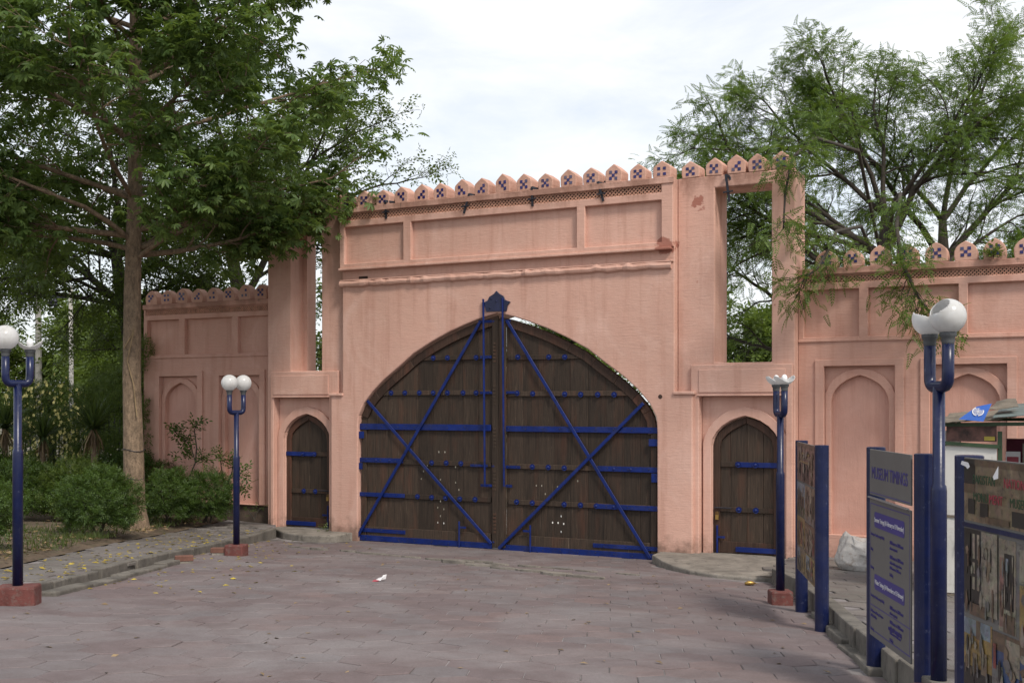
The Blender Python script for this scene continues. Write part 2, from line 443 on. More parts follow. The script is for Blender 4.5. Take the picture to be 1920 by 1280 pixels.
M['leaf_far'] = leaf_mat('far_leaves', (0.055, 0.095, 0.02), (0.15, 0.21, 0.045), trans=0.45)
M['leaf_vine'] = leaf_mat('vine_leaves', (0.045, 0.085, 0.018), (0.15, 0.21, 0.045), trans=0.45)
M['leaf_spike'] = leaf_mat('spiky_leaves', (0.03, 0.055, 0.02), (0.08, 0.12, 0.045))
M['dead_leaf'] = simple('dead_leaves', (0.25, 0.18, 0.10), 0.9, 0.4, 6, bmp=0)
M['flower'] = simple('pale_yellow_flowers', (0.62, 0.55, 0.18), 0.6, 0.2, 6, bmp=0)
M['fallen'] = leaf_mat('fallen_yellow_leaves', (0.20, 0.14, 0.03), (0.46, 0.35, 0.05), trans=0.1)
M['litter_leaf'] = leaf_mat('brown_leaf_litter', (0.10, 0.065, 0.035), (0.27, 0.19, 0.10), trans=0.05)
M['grass'] = leaf_mat('grass_blades', (0.035, 0.055, 0.015), (0.09, 0.12, 0.03))
# ================================================================== GROUND
def strip_sheet(svals, u0, u1, zoff, nu=1):
    mb = MB(); us = [u0 + (u1-u0)*i/nu for i in range(nu+1)]
    vs = []
    for s in svals:
        for u in us:
            x, y = uv(u, s); vs.append((x, y, g(x, y) + zoff))
    n = nu + 1
    fs = [(j*n+i, j*n+i+1, (j+1)*n+i+1, (j+1)*n+i) for j in range(len(svals)-1) for i in range(nu)]
    return mb.add(vs, fs)
tag(strip_sheet([-2500, 3.5, 15.2, 2500], -2500, 2500, -0.06).build('ground', M['ground']), kind='structure')

tag(MB().slabxy([uv(-11.2, 16.3), uv(-5.2, 16.3), uv(-4.0, 60), uv(-12.4, 60)][::-1], -0.05, -0.02).build('added_pale_ground', simple('added_pale_surface', (0.62, 0.60, 0.56), 0.9, 0.15, 1.5, src='World')), kind='structure')  # unseen pale surface, added so the plank holes show bright
KERB_L = [(-4.95, -6.0), (-4.62, 8.5), (-4.50, 10.0), (-4.38, 11.0), (-4.27, 14.3), (-4.07, 16.7), (-3.86, 18.75)]
KERB_R = [(2.05, -4.0), (2.12, 4.0), (2.40, 7.2), (2.58, 8.6), (2.84, 10.75), (3.0, 12.2), (3.06, 13.4)]
def kx(poly, y):
    ys = [p[1] for p in poly]; xs = [p[0] for p in poly]
    return float(np.interp(y, ys, xs))
forecourt = tag(strip_sheet([-8, 3.5, 15.2, 17.2], -16.0, 4.0, -0.0065).build('forecourt', M['joint']), kind='structure')

# hexagonal pavers, laid along the drive
HF = 0.36; HS = HF / math.sqrt(3)
DRV = R(5.0)                                # drive direction, clockwise from the view axis
ea = Vector((math.cos(DRV), -math.sin(DRV))); eb = Vector((math.sin(DRV), math.cos(DRV)))
PLANE_N = Vector((SLOPE * SP, SLOPE * CP, 1)).normalized()
def slope_rot(flat=False):
    nz = Vector((0, 0, 1)) if flat else PLANE_N
    ex = Vector((ea.x, ea.y, 0)); ex = (ex - nz * ex.dot(nz)).normalized(); ey = nz.cross(ex)
    return Matrix((ex, ey, nz)).transposed()
R_SLOPE, R_FLAT = slope_rot(), slope_rot(True)
def hex_template(half, h=0.012, ch=0.004, depth=0.03):
    """pointed towards the drive direction; bevelled rim"""
    rc = half * 2 / math.sqrt(3)
    v, f = [], []
    for (rr, z) in ((rc, -depth), (rc, -ch), (rc - ch*1.2, 0.0)):
        for k in range(6):
            a = math.pi/2 + k * math.pi/3
            v.append((rr*math.cos(a), rr*math.sin(a), z))
    for i in range(2):
        for k in range(6):
            k2 = (k+1) % 6; f.append((i*6+k, i*6+k2, (i+1)*6+k2, (i+1)*6+k))
    f.append(tuple(range(12, 18)))
    return np.array(v), f
def hex_centres(ymin, ymax, inside):
    out = []
    o = Vector((0.05, 7.0)); n = 80
    for j in range(-60, 90):
        for i in range(-n, n):
            p = o + ea * ((i + 0.5*(j % 2)) * HF) + eb * (j * 1.5 * HS)
            if ymin < p.y < ymax and inside(p.x, p.y): out.append((p.x, p.y))
    return out
rng = random.Random(7)
def in_court(x, y):
    s = s_of(x, y)
    if s > 15.5 or s < 3.4: return False
    if y < 18.6 and x < kx(KERB_L, y) + 0.02: return False
    if y < 13.5 and x > kx(KERB_R, y) - 0.02: return False
    u = x*CP - y*SP
    if u < -10.75 and s > 14.35: return False
    if y >= 13.5 and x > 2.5 and y < 14.2: return False
    if s > 13.3 and u > -4.3: return False
    if s > 14.2 and u > -5.5: return False
    return True
court = hex_centres(4.0, 20.5, in_court)
def apparent(p):
    x, y = p
    if y < 1 or abs(x / y) > 0.47: return -1
    yy = 758 + 2150 * (CAM_Z - g(x, y)) / y
    return -1 if yy > 1300 else 1.0 / y
court.sort(key=apparent, reverse=True)
tv, tf = hex_template(HF/2 - 0.0034)
paver_me = bpy.data.meshes.new('paver'); paver_me.from_pydata([tuple(p) for p in tv], [], tf); paver_me.materials.append(M['paver'])
def paver_matrix(x, y):
    base = (R_SLOPE if s_of(x, y) < 15.2 else R_FLAT).to_4x4()
    t = Matrix.Rotation(rng.gauss(0, 0.006), 4, 'X') @ Matrix.Rotation(rng.gauss(0, 0.006), 4, 'Y') @ Matrix.Rotation(rng.gauss(0, 0.012) , 4, 'Z')
    return Matrix.Translation((x, y, g(x, y) + rng.gauss(0, 0.0016))) @ base @ t
for (x, y) in court[:300]:
    o = link('paver', paver_me, forecourt); o.matrix_world = paver_matrix(x, y)
def joined(name, centres, tmpl, faces, mat, parent, zf=None):
    V, F = [], []; n = len(tmpl)
    for k, (x, y) in enumerate(centres):
        m = np.array(paver_matrix(x, y)); pts = tmpl @ m[:3, :3].T + m[:3, 3]
        if zf is not None: pts[:, 2] += zf(x, y) - g(x, y)
        V.append(pts); F += [tuple(i + k*n for i in f) for f in faces]
    me = bpy.data.meshes.new(name); me.from_pydata(np.concatenate(V).tolist(), [], F); me.materials.append(mat)
    return tag(link(name, me, parent), kind='stuff')
joined('paver_field', court[300:], tv, tf, M['paver_field'], forecourt)

# ---------------------------------------------------------------- side walks with kerbs
def walk(name, poly, mat, zf, subdiv=None):
    mb = MB().slabxy(poly, lambda x, y: zf(x, y) - 0.35, lambda x, y: zf(x, y) - 0.012)
    return tag(mb.build(name, mat), kind='structure')
def kerb_stones(parent, poly, side, zf, seed, w=0.13, length=0.95, drop=0.0, y_from=5.5):
    rg = random.Random(seed)
    pts = [Vector(p) for p in poly]
    for a, b in zip(pts[:-1], pts[1:]):
        L = (b - a).length; n = max(1, round(L / length)); d = (b - a).normalized(); nrm = Vector((d.y, -d.x)) * side
        for i in range(n):
            p0 = a + d * (L * i / n + 0.006); p1 = a + d * (L * (i+1) / n - 0.006)
            if p1.y < y_from: continue
            j0, j1 = rg.gauss(0, 0.012), rg.gauss(0, 0.012); dz = rg.gauss(-drop, 0.008)
            q = []
            for t in (0, 0.33, 0.66, 1.0):
                c = p0.lerp(p1, t) + nrm * (j0 + (j1-j0)*t + rg.gauss(0, 0.004)); q.append(c)
            outer = [(c.x, c.y) for c in q]; inner = [((c - nrm*w).x, (c - nrm*w).y) for c in q]
            ring = outer + inner[::-1]
            if side > 0: ring = ring[::-1]
            ring = ring if Vector((0,0,1)).dot(Vector((ring[1][0]-ring[0][0], ring[1][1]-ring[0][1], 0)).cross(Vector((ring[2][0]-ring[1][0], ring[2][1]-ring[1][1], 0)))) >= 0 else ring[::-1]
            mb = MB().slabxy(ring, lambda x, y: g(x, y) - 0.08, lambda x, y: zf(x, y) + dz)
            o = mb.build('kerb_stone', M['kerb'], parent, bevel=0.014, seg=2, local=True)
# left path: between kerb and planting bed
BED_L = [(-6.6, -6.0), (-5.6, 8.5), (-5.35, 11.0), (-5.42, 14.0), (-5.45, 16.0), (-5.35, 18.0), (-5.0, 20.2)]
def z_left(x, y): return max(g(x, y) + 0.095, 0.18)
left_poly = [(x + 0.0, y) for x, y in BED_L] + [uv(-12.55, 15.38), (-3.86, 18.75)] + [(x - 0.10, y) for x, y in KERB_L[::-1]]
left_poly = left_poly[::-1]
def poly_ccw(p):
    a = sum(p[i][0]*p[(i+1) % len(p)][1] - p[(i+1) % len(p)][0]*p[i][1] for i in range(len(p)))
    return p if a > 0 else p[::-1]
def sheet_walk(name, poly, zf, mat):
    """side-walk bed: gridded so that it follows the slope"""
    bm = bmesh.new(); vs = [bm.verts.new((x, y, 0)) for x, y in poly_ccw(poly)]; bm.faces.new(vs)
    for s in np.arange(-6, 17, 1.2):
        nrm = Vector((SP, CP, 0))
        bmesh.ops.bisect_plane(bm, geom=bm.verts[:] + bm.edges[:] + bm.faces[:], plane_co=nrm * float(s), plane_no=nrm)
    for v in bm.verts: v.co.z = zf(v.co.x, v.co.y) - 0.012
    me = bpy.data.meshes.new(name); bm.to_mesh(me); bm.free(); me.materials.append(mat)
    return tag(link(name, me), kind='structure')
path_l = sheet_walk('left_sidewalk', left_poly, z_left, M['joint'])
kerb_stones(path_l, KERB_L, 1, lambda x, y: z_left(x, y) + 0.012, 3)
GUT = [(x + 0.22, y) for x, y in KERB_L[2:6]]
kerb_stones(path_l, [(-4.20, 10.6), (-4.10, 12.2), (-4.06, 14.2)], 1, lambda x, y: g(x, y) + 0.035, 5, w=0.17, length=0.8)
def in_left(x, y):
    if s_of(x, y) > 15.3: return False
    return kx(BED_L, y) + 0.03 < x < kx(KERB_L, min(y, 18.7)) - 0.15 and y < 19.6
joined('paver_field', hex_centres(6.0, 19.6, in_left), tv, tf, M['side_paver'], path_l, z_left)

right_poly = [(x + 0.12, y) for x, y in KERB_R] + [uv(-3.75, 14.6), uv(-3.75, 15.56), uv(4.0, 15.56), uv(4.5, 3.0), (5.5, -4.0)]
path_r = sheet_walk('right_sidewalk', right_poly, g_side, M['joint'])
kerb_stones(path_r, KERB_R, -1, lambda x, y: g_side(x, y) + 0.01, 9, y_from=3.0)
def in_right(x, y):
    s = s_of(x, y); u = x*CP - y*SP
    if s > 15.45 or y < 4 or x > 9: return False
    if y < 13.4: return x > kx(KERB_R, y) + 0.2
    return u > -3.6
joined('paver_field', hex_centres(4.0, 17.5, in_right), tv, tf, M['side_paver'], path_r, g_side)
# low gutter edging along the right kerb
kerb_stones(path_r, [(2.36, 7.6), (2.52, 8.8), (2.74, 10.6)], -1, lambda x, y: g(x, y) + 0.05, 15, w=0.16, length=0.7)

# concrete steps in front of the two side doors
def step(name, poly, z, label):
    mb = MB().slabxy(poly_ccw(poly), -0.1, z)
    o = mb.build(name, M['concrete'], bevel=0.02, seg=2); return tag(o, label, 'step')
step('door_step', [(-4.05, 19.35), (-3.72, 18.62), (-3.4, 18.25), (-3.05, 18.10), (-2.78, 18.22), (-2.62, 18.55), uv(-10.85, 15.30), uv(-12.5, 15.62)], 0.13,
     'low worn concrete step in front of the left side door')
step('door_step', [uv(-5.62, 15.24), uv(-5.6, 14.9), (1.98, 15.20), (2.06, 14.75), (2.22, 14.30), (2.50, 13.95), (2.85, 13.72), (3.2, 13.62), uv(-3.35, 13.75), uv(-3.35, 15.6), uv(-5.1, 15.6)], 0.135,
     'rounded concrete step in front of the right side door')
# broken threshold strip across the drive in front of the gate
rg = random.Random(21)
thr = tag(bpy.data.objects.new('drain_edge', None), 'broken concrete edging strip across the drive before the big gate', 'edging'); COL.objects.link(thr)
def frag(u, s, L, W, h, ang):
    pts = []
    for k in range(8):
        a = 2*math.pi*k/8; rr = 1 + rg.gauss(0, 0.13)
        pts.append((u + L/2*math.cos(a+ang)*rr*1.05, s + W/2*math.sin(a)*rr))
    p2 = [uv(*p) for p in pts]
    MB().slabxy(poly_ccw(p2), lambda x, y: g(x, y)-0.03, lambda x, y: g(x, y)+h).build('fragment', M['concrete'], thr, local=True)
for i in range(13):
    u = -10.6 + i*0.44 + rg.gauss(0, 0.05)
    frag(u, 13.45 - 0.06*i*0.5 + rg.gauss(0, 0.05), rg.uniform(0.25, 0.5), rg.uniform(0.06, 0.12), rg.uniform(0.012, 0.03), rg.uniform(-.2, .2))
for i in range(6):
    frag(-7.6 + i*0.42, 13.0 - 0.12*i + rg.gauss(0, .04), rg.uniform(0.35, 0.6), rg.uniform(0.12, 0.22), rg.uniform(0.02, 0.045), rg.uniform(-.2, .2))

# ================================================================== GATEHOUSE
gate = thing('gatehouse', 'pink plastered gatehouse with pointed arch, tiled battlements and two open slots', 'gatehouse', (0, 0, 0), frame=WALL)
AX = [0.0, .27, .52, .84, 1.16, 1.5, 1.74, 2.05, 2.27, 2.44, 2.545, 2.56]
AZ = [3.585, 3.52, 3.44, 3.325, 3.18, 3.0, 2.82, 2.60, 2.41, 2.22, 2.02, 1.83]
def arch(x): return float(np.interp(abs(x), AX, AZ))
right_half = [(x, z) for x, z in zip(AX, AZ)]
arch_pts = [(-x, z) for x, z in right_half[::-1]] + right_half[1:]
body = [(-3.09, -0.05), (-2.56, -0.05)] + arch_pts + [(2.56, -0.05), (3.08, -0.05), (3.08, 2.34), (2.82, 2.34), (2.82, 5.37), (-2.86, 5.37), (-2.86, 2.34), (-3.09, 2.34)]
MB().prism(body, 0.0, 0.72).build('wall', M['plaster'], gate, bevel=0.018, seg=2)
# parapet frame with panels and lattice band
PAN = [(-2.77, -1.64), (-1.495, 1.35), (1.48, 2.65)]
MB().grid_slab((-2.86, 2.82), (4.40, 5.37), [(a, b, 4.47, 5.062) for a, b in PAN] + [(-2.77, 2.65, 5.165, 5.278)], -0.075, 0.0).build('panel_frame', M['plaster'], gate, bevel=0.008)
MB().box(-2.87, 2.80, -0.105, -0.002, 4.362, 4.402).build('ledge', M['plaster'], gate, bevel=0.008)
MB().box(-2.88, 2.84, -0.092, -0.073, 5.285, 5.372).build('coping', M['plaster'], gate, bevel=0.006)
rg = random.Random(4)
MB().tube([(-2.88 + i*5.66/70, -0.012 + rg.gauss(0, .004), 4.152 + rg.gauss(0, 0.005)) for i in range(71)], [0.055 + rg.gauss(0, 0.004) for _ in range(71)], 10).build('string_course', M['plaster'], gate)
MB().box(-2.875, 2.81, -0.05, -0.002, 4.196, 4.214).build('string_fillet', M['plaster'], gate, bevel=0.005)
def lattice(parent, x0, x1, z0, z1, yf, yb):
    MB().box(x0, x1, yb - 0.006, yb - 0.002, z0, z1).build('lattice_backing', M['hollow_shade'], parent)  # dark sheet: the shade in the lattice holes is in its colour
    d = (z1 - z0) / 2; mb = MB(); k = math.floor(x0/d) - 2
    def clip(xa, xb, up):
        za, zb = (z0, z1) if up else (z1, z0)
        a, b = (xa, za), (xb, zb)
        def at(x): t = (x - xa)/(xb - xa); return (x, za + (zb-za)*t)
        if b[0] <= x0 or a[0] >= x1: return None
        if a[0] < x0: a = at(x0)
        if b[0] > x1: b = at(x1)
        return a, b
    while k*d < x1 + d:
        for up in (True, False):
            c = clip(k*d, k*d + (z1-z0), up)
            if c and abs(c[0][0]-c[1][0]) > 0.01:
                yy = yf + (0.004 if up else 0.009)
                mb.bar((c[0][0], yy+0.008, c[0][1]), (c[1][0], yy+0.008, c[1][1]), 0.0135, 0.017, up=(0, 1, 0))
        k += 1
    return mb.build('lattice_screen', M['lattice'], parent)
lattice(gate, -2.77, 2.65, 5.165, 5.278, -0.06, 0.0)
# imposts
for (a, b) in ((-3.12, -2.84), (2.80, 3.11)):
    MB().box(a, b, -0.03, 0.118, 2.335, 2.385).build('impost', M['plaster'], gate, bevel=0.015, seg=2)
MB().lathe([(.034, .0), (.030, .004), (.018, .004)], (2.607, 0.001, 2.31), 9, 'y').build('painted_pit', M['hollow_shade'], gate)  # flat dark disc; its colour stands in for a shaded hollow
MB().box(-2.53, -2.36, -0.006, 0.02, 4.222, 4.262).build('painted_vent_slot', M['hollow_shade'], gate)  # no real recess: the slot's shade is painted as a dark box

# piers
D_HALF = [(.475, 1.63), (.455, 1.72), (.40, 1.815), (.32, 1.90), (.20, 1.975), (.10, 2.012), (0, 2.04)]
def door_arch(off=0.0, base=0.0):
    """half profile offset outwards, returned as the full curve from right foot to left foot"""
    pts = [(x + (off if x > 0.01 else 0), z + off*(1 - x/0.6)*1.05) for x, z in D_HALF]
    r = [(.475 + off, base)] + pts
    return r + [(-x, z) for x, z in r[::-1][1:]]
def pier(cx, x0, x1, win, rec, box_x, ztop=5.37):
    MB().grid_slab((x0, x1), (-0.05, ztop), [win, (rec[0], rec[1], -0.05, rec[2])], 0.12, 0.70).build('pier', M['plaster'], gate, bevel=0.015, seg=2)
    MB().grid_slab(box_x, (-0.05, 2.75), [(rec[0], rec[1], -0.05, rec[2])], 0.065, 0.118).build('pier_base', M['plaster'], gate, bevel=0.01)
    MB().box(rec[0]+0.0, rec[1]-0.0, 0.05, 0.067, 2.365, 2.685).build('incised_panel', M['plaster'], gate, bevel=0.006)
    MB().box(rec[0]-0.02, rec[1]+0.02, 0.045, 0.067, rec[2]+0.003, rec[2]+0.022).build('door_head', M['plaster'], gate, bevel=0.005)
    arc = [(cx+x, z) for x, z in door_arch(0, -0.05)]
    poly = [(rec[0]+0.001, -0.05)] + arc[::-1] + [(rec[1]-0.001, -0.05), (rec[1]-0.001, rec[2]-0.001), (rec[0]+0.001, rec[2]-0.001)]
    MB().prism(poly, 0.215, 0.60).build('door_wall', M['plaster'], gate, bevel=0.008)
    out = [(min(max(cx+x, rec[0]+0.004), rec[1]-0.004), z) for x, z in door_arch(0.125, -0.045)]
    inn = [(cx+x*1.005, z) for x, z in door_arch(0.006, -0.045)]
    MB().prism([out[i] for i in range(len(out))] + inn[::-1], 0.165, 0.218).build('door_surround', M['plaster'], gate, bevel=0.006)
pier(3.775, 2.823, 4.47, (3.36, 4.156, 2.777, 5.20), (3.15, 4.36, 2.315), (3.03, 4.45))
pier(-3.72, -4.50, -2.863, (-4.01, -3.366, 2.76, 5.12), (-4.33, -3.18, 2.315), (-4.40, -2.99))
# deep reveal rib at the back of the left slot
MB().box(-4.012, -3.92, 0.45, 0.69, 2.763, 5.118).build('slot_rib', M['plaster'], gate)

# merlons with glazed tiles
def merlon_mesh(name, prof, depth, mat):
    return MB().prism(prof, 0, depth).mesh(name, mat)
MP = [(-.120, 0), (.120, 0), (.127, .06), (.126, .145), (.114, .17), (.06, .214), (0.0, .256), (-.06, .214), (-.114, .17), (-.126, .145), (-.127, .06)]
WP = [(-.128, 0), (.128, 0), (.137, .07), (.133, .13), (.112, .18), (.07, .222), (0.0, .262), (-.07, .222), (-.112, .18), (-.133, .13), (-.137, .07)]
mer_gate = merlon_mesh('merlon', MP, 0.26, M['merlon']); mer_wing = merlon_mesh('merlon', WP, 0.18, M['merlon'])
tile_me = MB().box(-.0205, .0205, -.004, .004, -.0205, .0205).mesh('tile', M['tile'])
rgm = random.Random(11)
def merlon(parent, x, y, z, me, missing=0.05, zc=0.098):
    og = ORG[parent.name]
    o = link('merlon', me, parent, (x - og.x + rgm.gauss(0, .006), y - og.y, z - og.z), (rgm.gauss(0, .012), rgm.gauss(0, .026), rgm.gauss(0, .02)))
    o.scale = (1 + rgm.gauss(0, .03), 1, 1 + rgm.gauss(0, .05))
    m = o.modifiers.new('bevel', 'BEVEL'); m.width = 0.012; m.segments = 2
    for (i, j) in ((-1, -1), (1, -1), (0, 0), (-1, 1), (1, 1)):
        if rgm.random() < missing: continue
        link('tile', tile_me, o, (i*.0415 + rgm.gauss(0, .001), -0.002, zc + j*.0415), (0, rgm.gauss(0, .03), 0))
for i in range(16):
    merlon(gate, -2.745 + i*0.3595, -0.075, 5.368, mer_gate, 0.09)
for x in (3.012, 3.344, 3.654, 3.962, 4.283): merlon(gate, x, 0.115, 5.368, mer_gate, 0.03)
for x in (-4.33, -4.0, -3.68, -3.36, -3.03): merlon(gate, x, 0.115, 5.368, mer_gate, 0.1)
# iron plate over the arch
pl = [(0, 3.918), (-.045, 3.872), (-.125, 3.83), (-.155, 3.772), (-.245, 3.742), (-.20, 3.69), (-.178, 3.605), (.168, 3.602), (.19, 3.69), (.236, 3.74), (.147, 3.772), (.12, 3.83), (.045, 3.872)]
pl_o = MB().prism(pl, -0.024, 0.0).build('iron_plate', M['navy'], gate, bevel=0.004)
for (x, z) in ((-.09, 3.80), (.09, 3.80), (0, 3.755), (-.11, 3.66), (.11, 3.66)):
    MB().lathe([(.016, 0), (.013, .009), (.004, .013)], (x, -0.024, z), 8, 'y').build('bolt', M['navy'], pl_o)

# ================================================================== GARDEN WALLS (wings)
def niche_arch(cx, w=0.37, zs=2.23, za=2.59, base=0.47, off=0.0):
    half = [(1.0, 0.0), (.965, .22), (.86, .45), (.68, .66), (.45, .82), (.2, .935), (0, 1.0)]
    r = [(w + off, base)] + [(a*w + (off if a > 0.01 else 0), zs + b*(za - zs) + off*(0.15 + 0.75*b)) for a, b in half]
    return [(cx+x, z) for x, z in r] + [(cx-x, z) for x, z in r[::-1][1:]]
def wing(label, x0, x1, panels, niches, mer_x, base_z, plinth=None):
    o = thing('garden_wall', label, 'wall', (x0, 0, 0), frame=WALL, group=None)
    yF = 0.30
    MB().box(x0, x1, yF+0.13, 0.70, -0.1, 4.0).build('wall_core', M['plaster_wing'], o)
    holes = [(a, b, 3.10, 3.735) for a, b in panels] + [(c-0.455, c+0.455, 0.47, 2.71) for c in niches] + [(x0+0.06, x1-0.04, 3.825, 3.918)]
    MB().grid_slab((x0, x1), (base_z, 4.02), holes, yF, yF+0.13).build('wall_face', M['plaster_wing'], o, bevel=0.008)
    for a, b in panels:
        MB().box(a+0.001, b-0.001, yF+0.075, yF+0.131, 3.10, 3.735).build('panel', M['plaster_wing'], o)
    MB().box(x0, x1, yF-0.03, yF-0.001, 3.935, 4.022).build('coping', M['plaster_wing'], o, bevel=0.008)
    MB().box(x0, x1, yF-0.022, yF-0.001, 3.035, 3.072).build('string_course', M['plaster_wing'], o, bevel=0.008)
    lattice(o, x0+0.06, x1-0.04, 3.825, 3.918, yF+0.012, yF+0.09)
    for c in niches:
        nf = MB().grid_slab((c-0.575, c+0.575), (base_z+0.02, 2.80), [(c-0.456, c+0.456, 0.469, 2.711)], yF-0.028, yF-0.001).build('niche_frame', M['plaster_wing'], o, bevel=0.006)
        inn = niche_arch(c); out = [(min(max(x, c-0.452), c+0.452), min(z, 2.706)) for x, z in niche_arch(c, off=0.095)]
        rect = [(c-0.454, 0.472)] + inn[::-1] + [(c+0.454, 0.472), (c+0.454, 2.708), (c-0.454, 2.708)]
        MB().prism(rect, yF+0.075, yF+0.131).build('spandrel', M['plaster_wing'], nf)
        MB().prism([(x, z+0.003) for x, z in out] + [(c+(x-c)*1.004, z) for x, z in inn[::-1]], yF+0.035, yF+0.129).build('arch_band', M['plaster_wing'], nf, bevel=0.006)
        MB().box(c-0.40, c+0.40, yF+0.117, yF+0.1305, 0.472, 2.64).build('niche_panel', M['plaster_niche'], nf)
    if plinth:
        MB().box(x0, x1, yF+0.05, yF+0.084, -0.1, base_z-0.001).build('plinth', M['plinth'], o)
    for x in mer_x: merlon(o, x, yF-0.02, 4.02, mer_wing, 0.12 if x < 0 else 0.05, 0.118)
    return o
lw_p = [(-7.46, -6.69), (-6.55, -5.455), (-5.315, -4.53)]
wing('pink plastered garden wall with two arched niches left of the gate, behind the shrubs', -7.55, -4.502, lw_p, [-6.685, -5.27], [-7.336 + i*0.364 for i in range(8)], 0.45, True)
rw_p = [(4.545, 5.268)] + [(5.391 + i*1.227, 6.504 + i*1.227) for i in range(5)]
wing('pink plastered garden wall with arched niches right of the gate, behind the stall', 4.472, 11.6, rw_p, [5.275 + i*1.345 for i in range(5)], [4.85 + i*0.3475 for i in range(20)], 0.12, False)

# ================================================================== MAIN GATE LEAVES
ROS = MB().lathe([(.042, 0), (.041, .010), (.028, .006), (.022, .008), (.020, .020), (.012, .027), (.003, .029)], (0, 0, 0), 10, 'y').mesh('rosette', M['blue'], smooth=False)
RIVET = MB().lathe([(.010, 0), (.007, .006), (.002, .008)], (0, 0, 0), 6, 'y').mesh('rivet', M['navy'])
def rosette(parent, x, y, z, org):
    o = link('rosette', ROS, parent, (x-org[0], y-org[1], z-org[2])); return o
HOLES_L = [(-1.09,1.46),(-.98,1.46),(-1.3,1.25),(-1.37,1.15),(-1.41,1.03),(-1.06,1.03),(-.79,1.23),(-.79,.99),(-.73,.88),(-1.06,.69),(-1.11,.59),(-1.0,.57),(-1.16,.47),(-1.06,.46),(-1.11,.36),(-1.0,.35)]
HOLES_R = [(.62,2.09),(.61,.99),(.7,.99),(.65,.87),(.76,.87),(.96,.98),(1.29,1.08),(.92,.56),(1.02,.55),(.88,.45),(.97,.45),(1.06,.44),(.92,.34),(1.02,.32)]
def leaf(sign, label, edges, rails, straps, plates, diags, rods, ros, holes, bolt_x, dtop, tilt):
    hx = 2.56 * sign
    t = thing('gate_leaf', label, 'gate', (hx, 0.1, 0.0), frame=WALL)
    if tilt: t.matrix_world = t.matrix_world @ Matrix.Rotation(tilt, 4, 'Y')
    org = ORG[t.name]; rg = random.Random(5 + sign)
    top = lambda x: arch(min(2.559, abs(x) + (0.03 if dtop else 0.0))) - 0.03 - dtop
    for a, b in zip(edges[:-1], edges[1:]):
        a2, b2 = min(a, b) + 0.0005, max(a, b) - 0.0005; y = 0.10 + rg.uniform(-.005, .005)
        hs = [(h[0], h[1]) for h in holes if a2 + .02 < h[0] < b2 - .02]
        mb = MB(); zs = 0.03; n = 5
        zsplit = min(top(a2), top(b2)) - 0.15
        if hs:
            zsplit = min(zsplit, 1.75)
            hs2 = [(x-.0115, x+.0115, z-.0135, z+.0135) for x, z in hs if z < zsplit - .03]
            mb.grid_slab((a2, b2), (0.03, zsplit), hs2, y, y+0.010); zs = zsplit
        xs = [a2 + (b2-a2)*i/n for i in range(n+1)]
        mb.prism([(a2, zs), (b2, zs)] + [(x, max(top(x), zs+.02)) for x in xs[::-1]], y, y+0.045)
        mb.build('plank', M['wood'], t, bevel=0.0 if hs else 0.004)
    # curved rim of separate segments
    xs = [0.02] + [0.35, 0.75, 1.2, 1.6, 1.95, 2.25, 2.44, 2.53]
    for i in range(0, len(xs)-1):
        pts = [xs[i] + (xs[i+1]-xs[i])*k/3 for k in range(4)]
        def nrm(x):
            dz = (top(x+.02) - top(x-.02))/0.04; L = math.hypot(1, dz); return (dz/L, -1/L)
        wdt = 0.13
        outer = [(x*sign, top(x)) for x in pts]
        inner = [((x + nrm(x)[0]*wdt)*sign, top(x) + nrm(x)[1]*wdt) for x in pts]
        poly = outer + inner[::-1]
        a = sum(poly[k][0]*poly[(k+1) % 8][1] - poly[(k+1) % 8][0]*poly[k][1] for k in range(8))
        MB().prism(poly if a > 0 else poly[::-1], 0.062 + 0.002*(i % 2), 0.098).build('rim_segment', M['wood_rim'], t, bevel=0.005)
    # hanging stile and meeting stile
    e0 = 0.002*sign; e1 = 0.115*sign
    st = MB().box(min(e0, e1), max(e0, e1), 0.05, 0.097, 0.03, top(0.15) - 0.02).build('meeting_stile', M['wood'], t, bevel=0.006)
    if sign < 0:
        mb = MB()
        for k in range(58):
            z = 0.25 + k*0.054
            if (k // 6) % 2 == 0 and z < 3.3: mb.box(-.095, -.045, 0.042, 0.052, z, z+0.032)
        mb.build('carved_notches', M['wood'], st)
    o1 = 2.53*sign; o2 = 2.44*sign
    MB().box(min(o1, o2), max(o1, o2), 0.07, 0.098, 0.03, 1.95).build('hanging_stile', M['wood'], t, bevel=0.005)
    for (a, b, z, h) in rails:
        MB().box(a, b, 0.074, 0.099, z-h/2, z+h/2).build('rail', M['wood'], t, bevel=0.005)
    for (a, b, z0, z1) in straps:
        s_ = MB().box(a, b, 0.058, 0.0735, z0, z1).build('strap', M['blue'], t, bevel=0.003)
        n = max(2, int((b-a)/0.28))
        for k in range(n):
            link('rivet', RIVET, s_, Vector((a + (b-a)*(k+.5)/n, 0.058, (z0+z1)/2 + rg.uniform(-.012, .012))) - org)
    for (a, b, z0, z1) in plates:
        MB().box(a, b, 0.035, 0.0565, z0, z1).build('hinge_plate', M['blue'], t, bevel=0.003)
    for k, (a, b) in enumerate(diags):
        yy = 0.046 - 0.018*k
        MB().bar((a[0], yy, a[1]), (b[0], yy, b[1]), 0.048, 0.014, up=(0, 1, 0)).build('brace', M['blue'], t, bevel=0.003)
    for (x, z0, z1) in rods:
        MB().tube([(x, -0.035, z0), (x, 0.01, (z0*0.08 + z1*0.92)), (x, 0.012, z1)], 0.016, 8).build('lock_rod', M['blue'], t)
    for (x, z) in ros: rosette(t, x, 0.0735, z, org)
    b_ = MB().tube([(bolt_x, 0.03, 0.40), (bolt_x, 0.03, -0.03)], 0.014, 8)
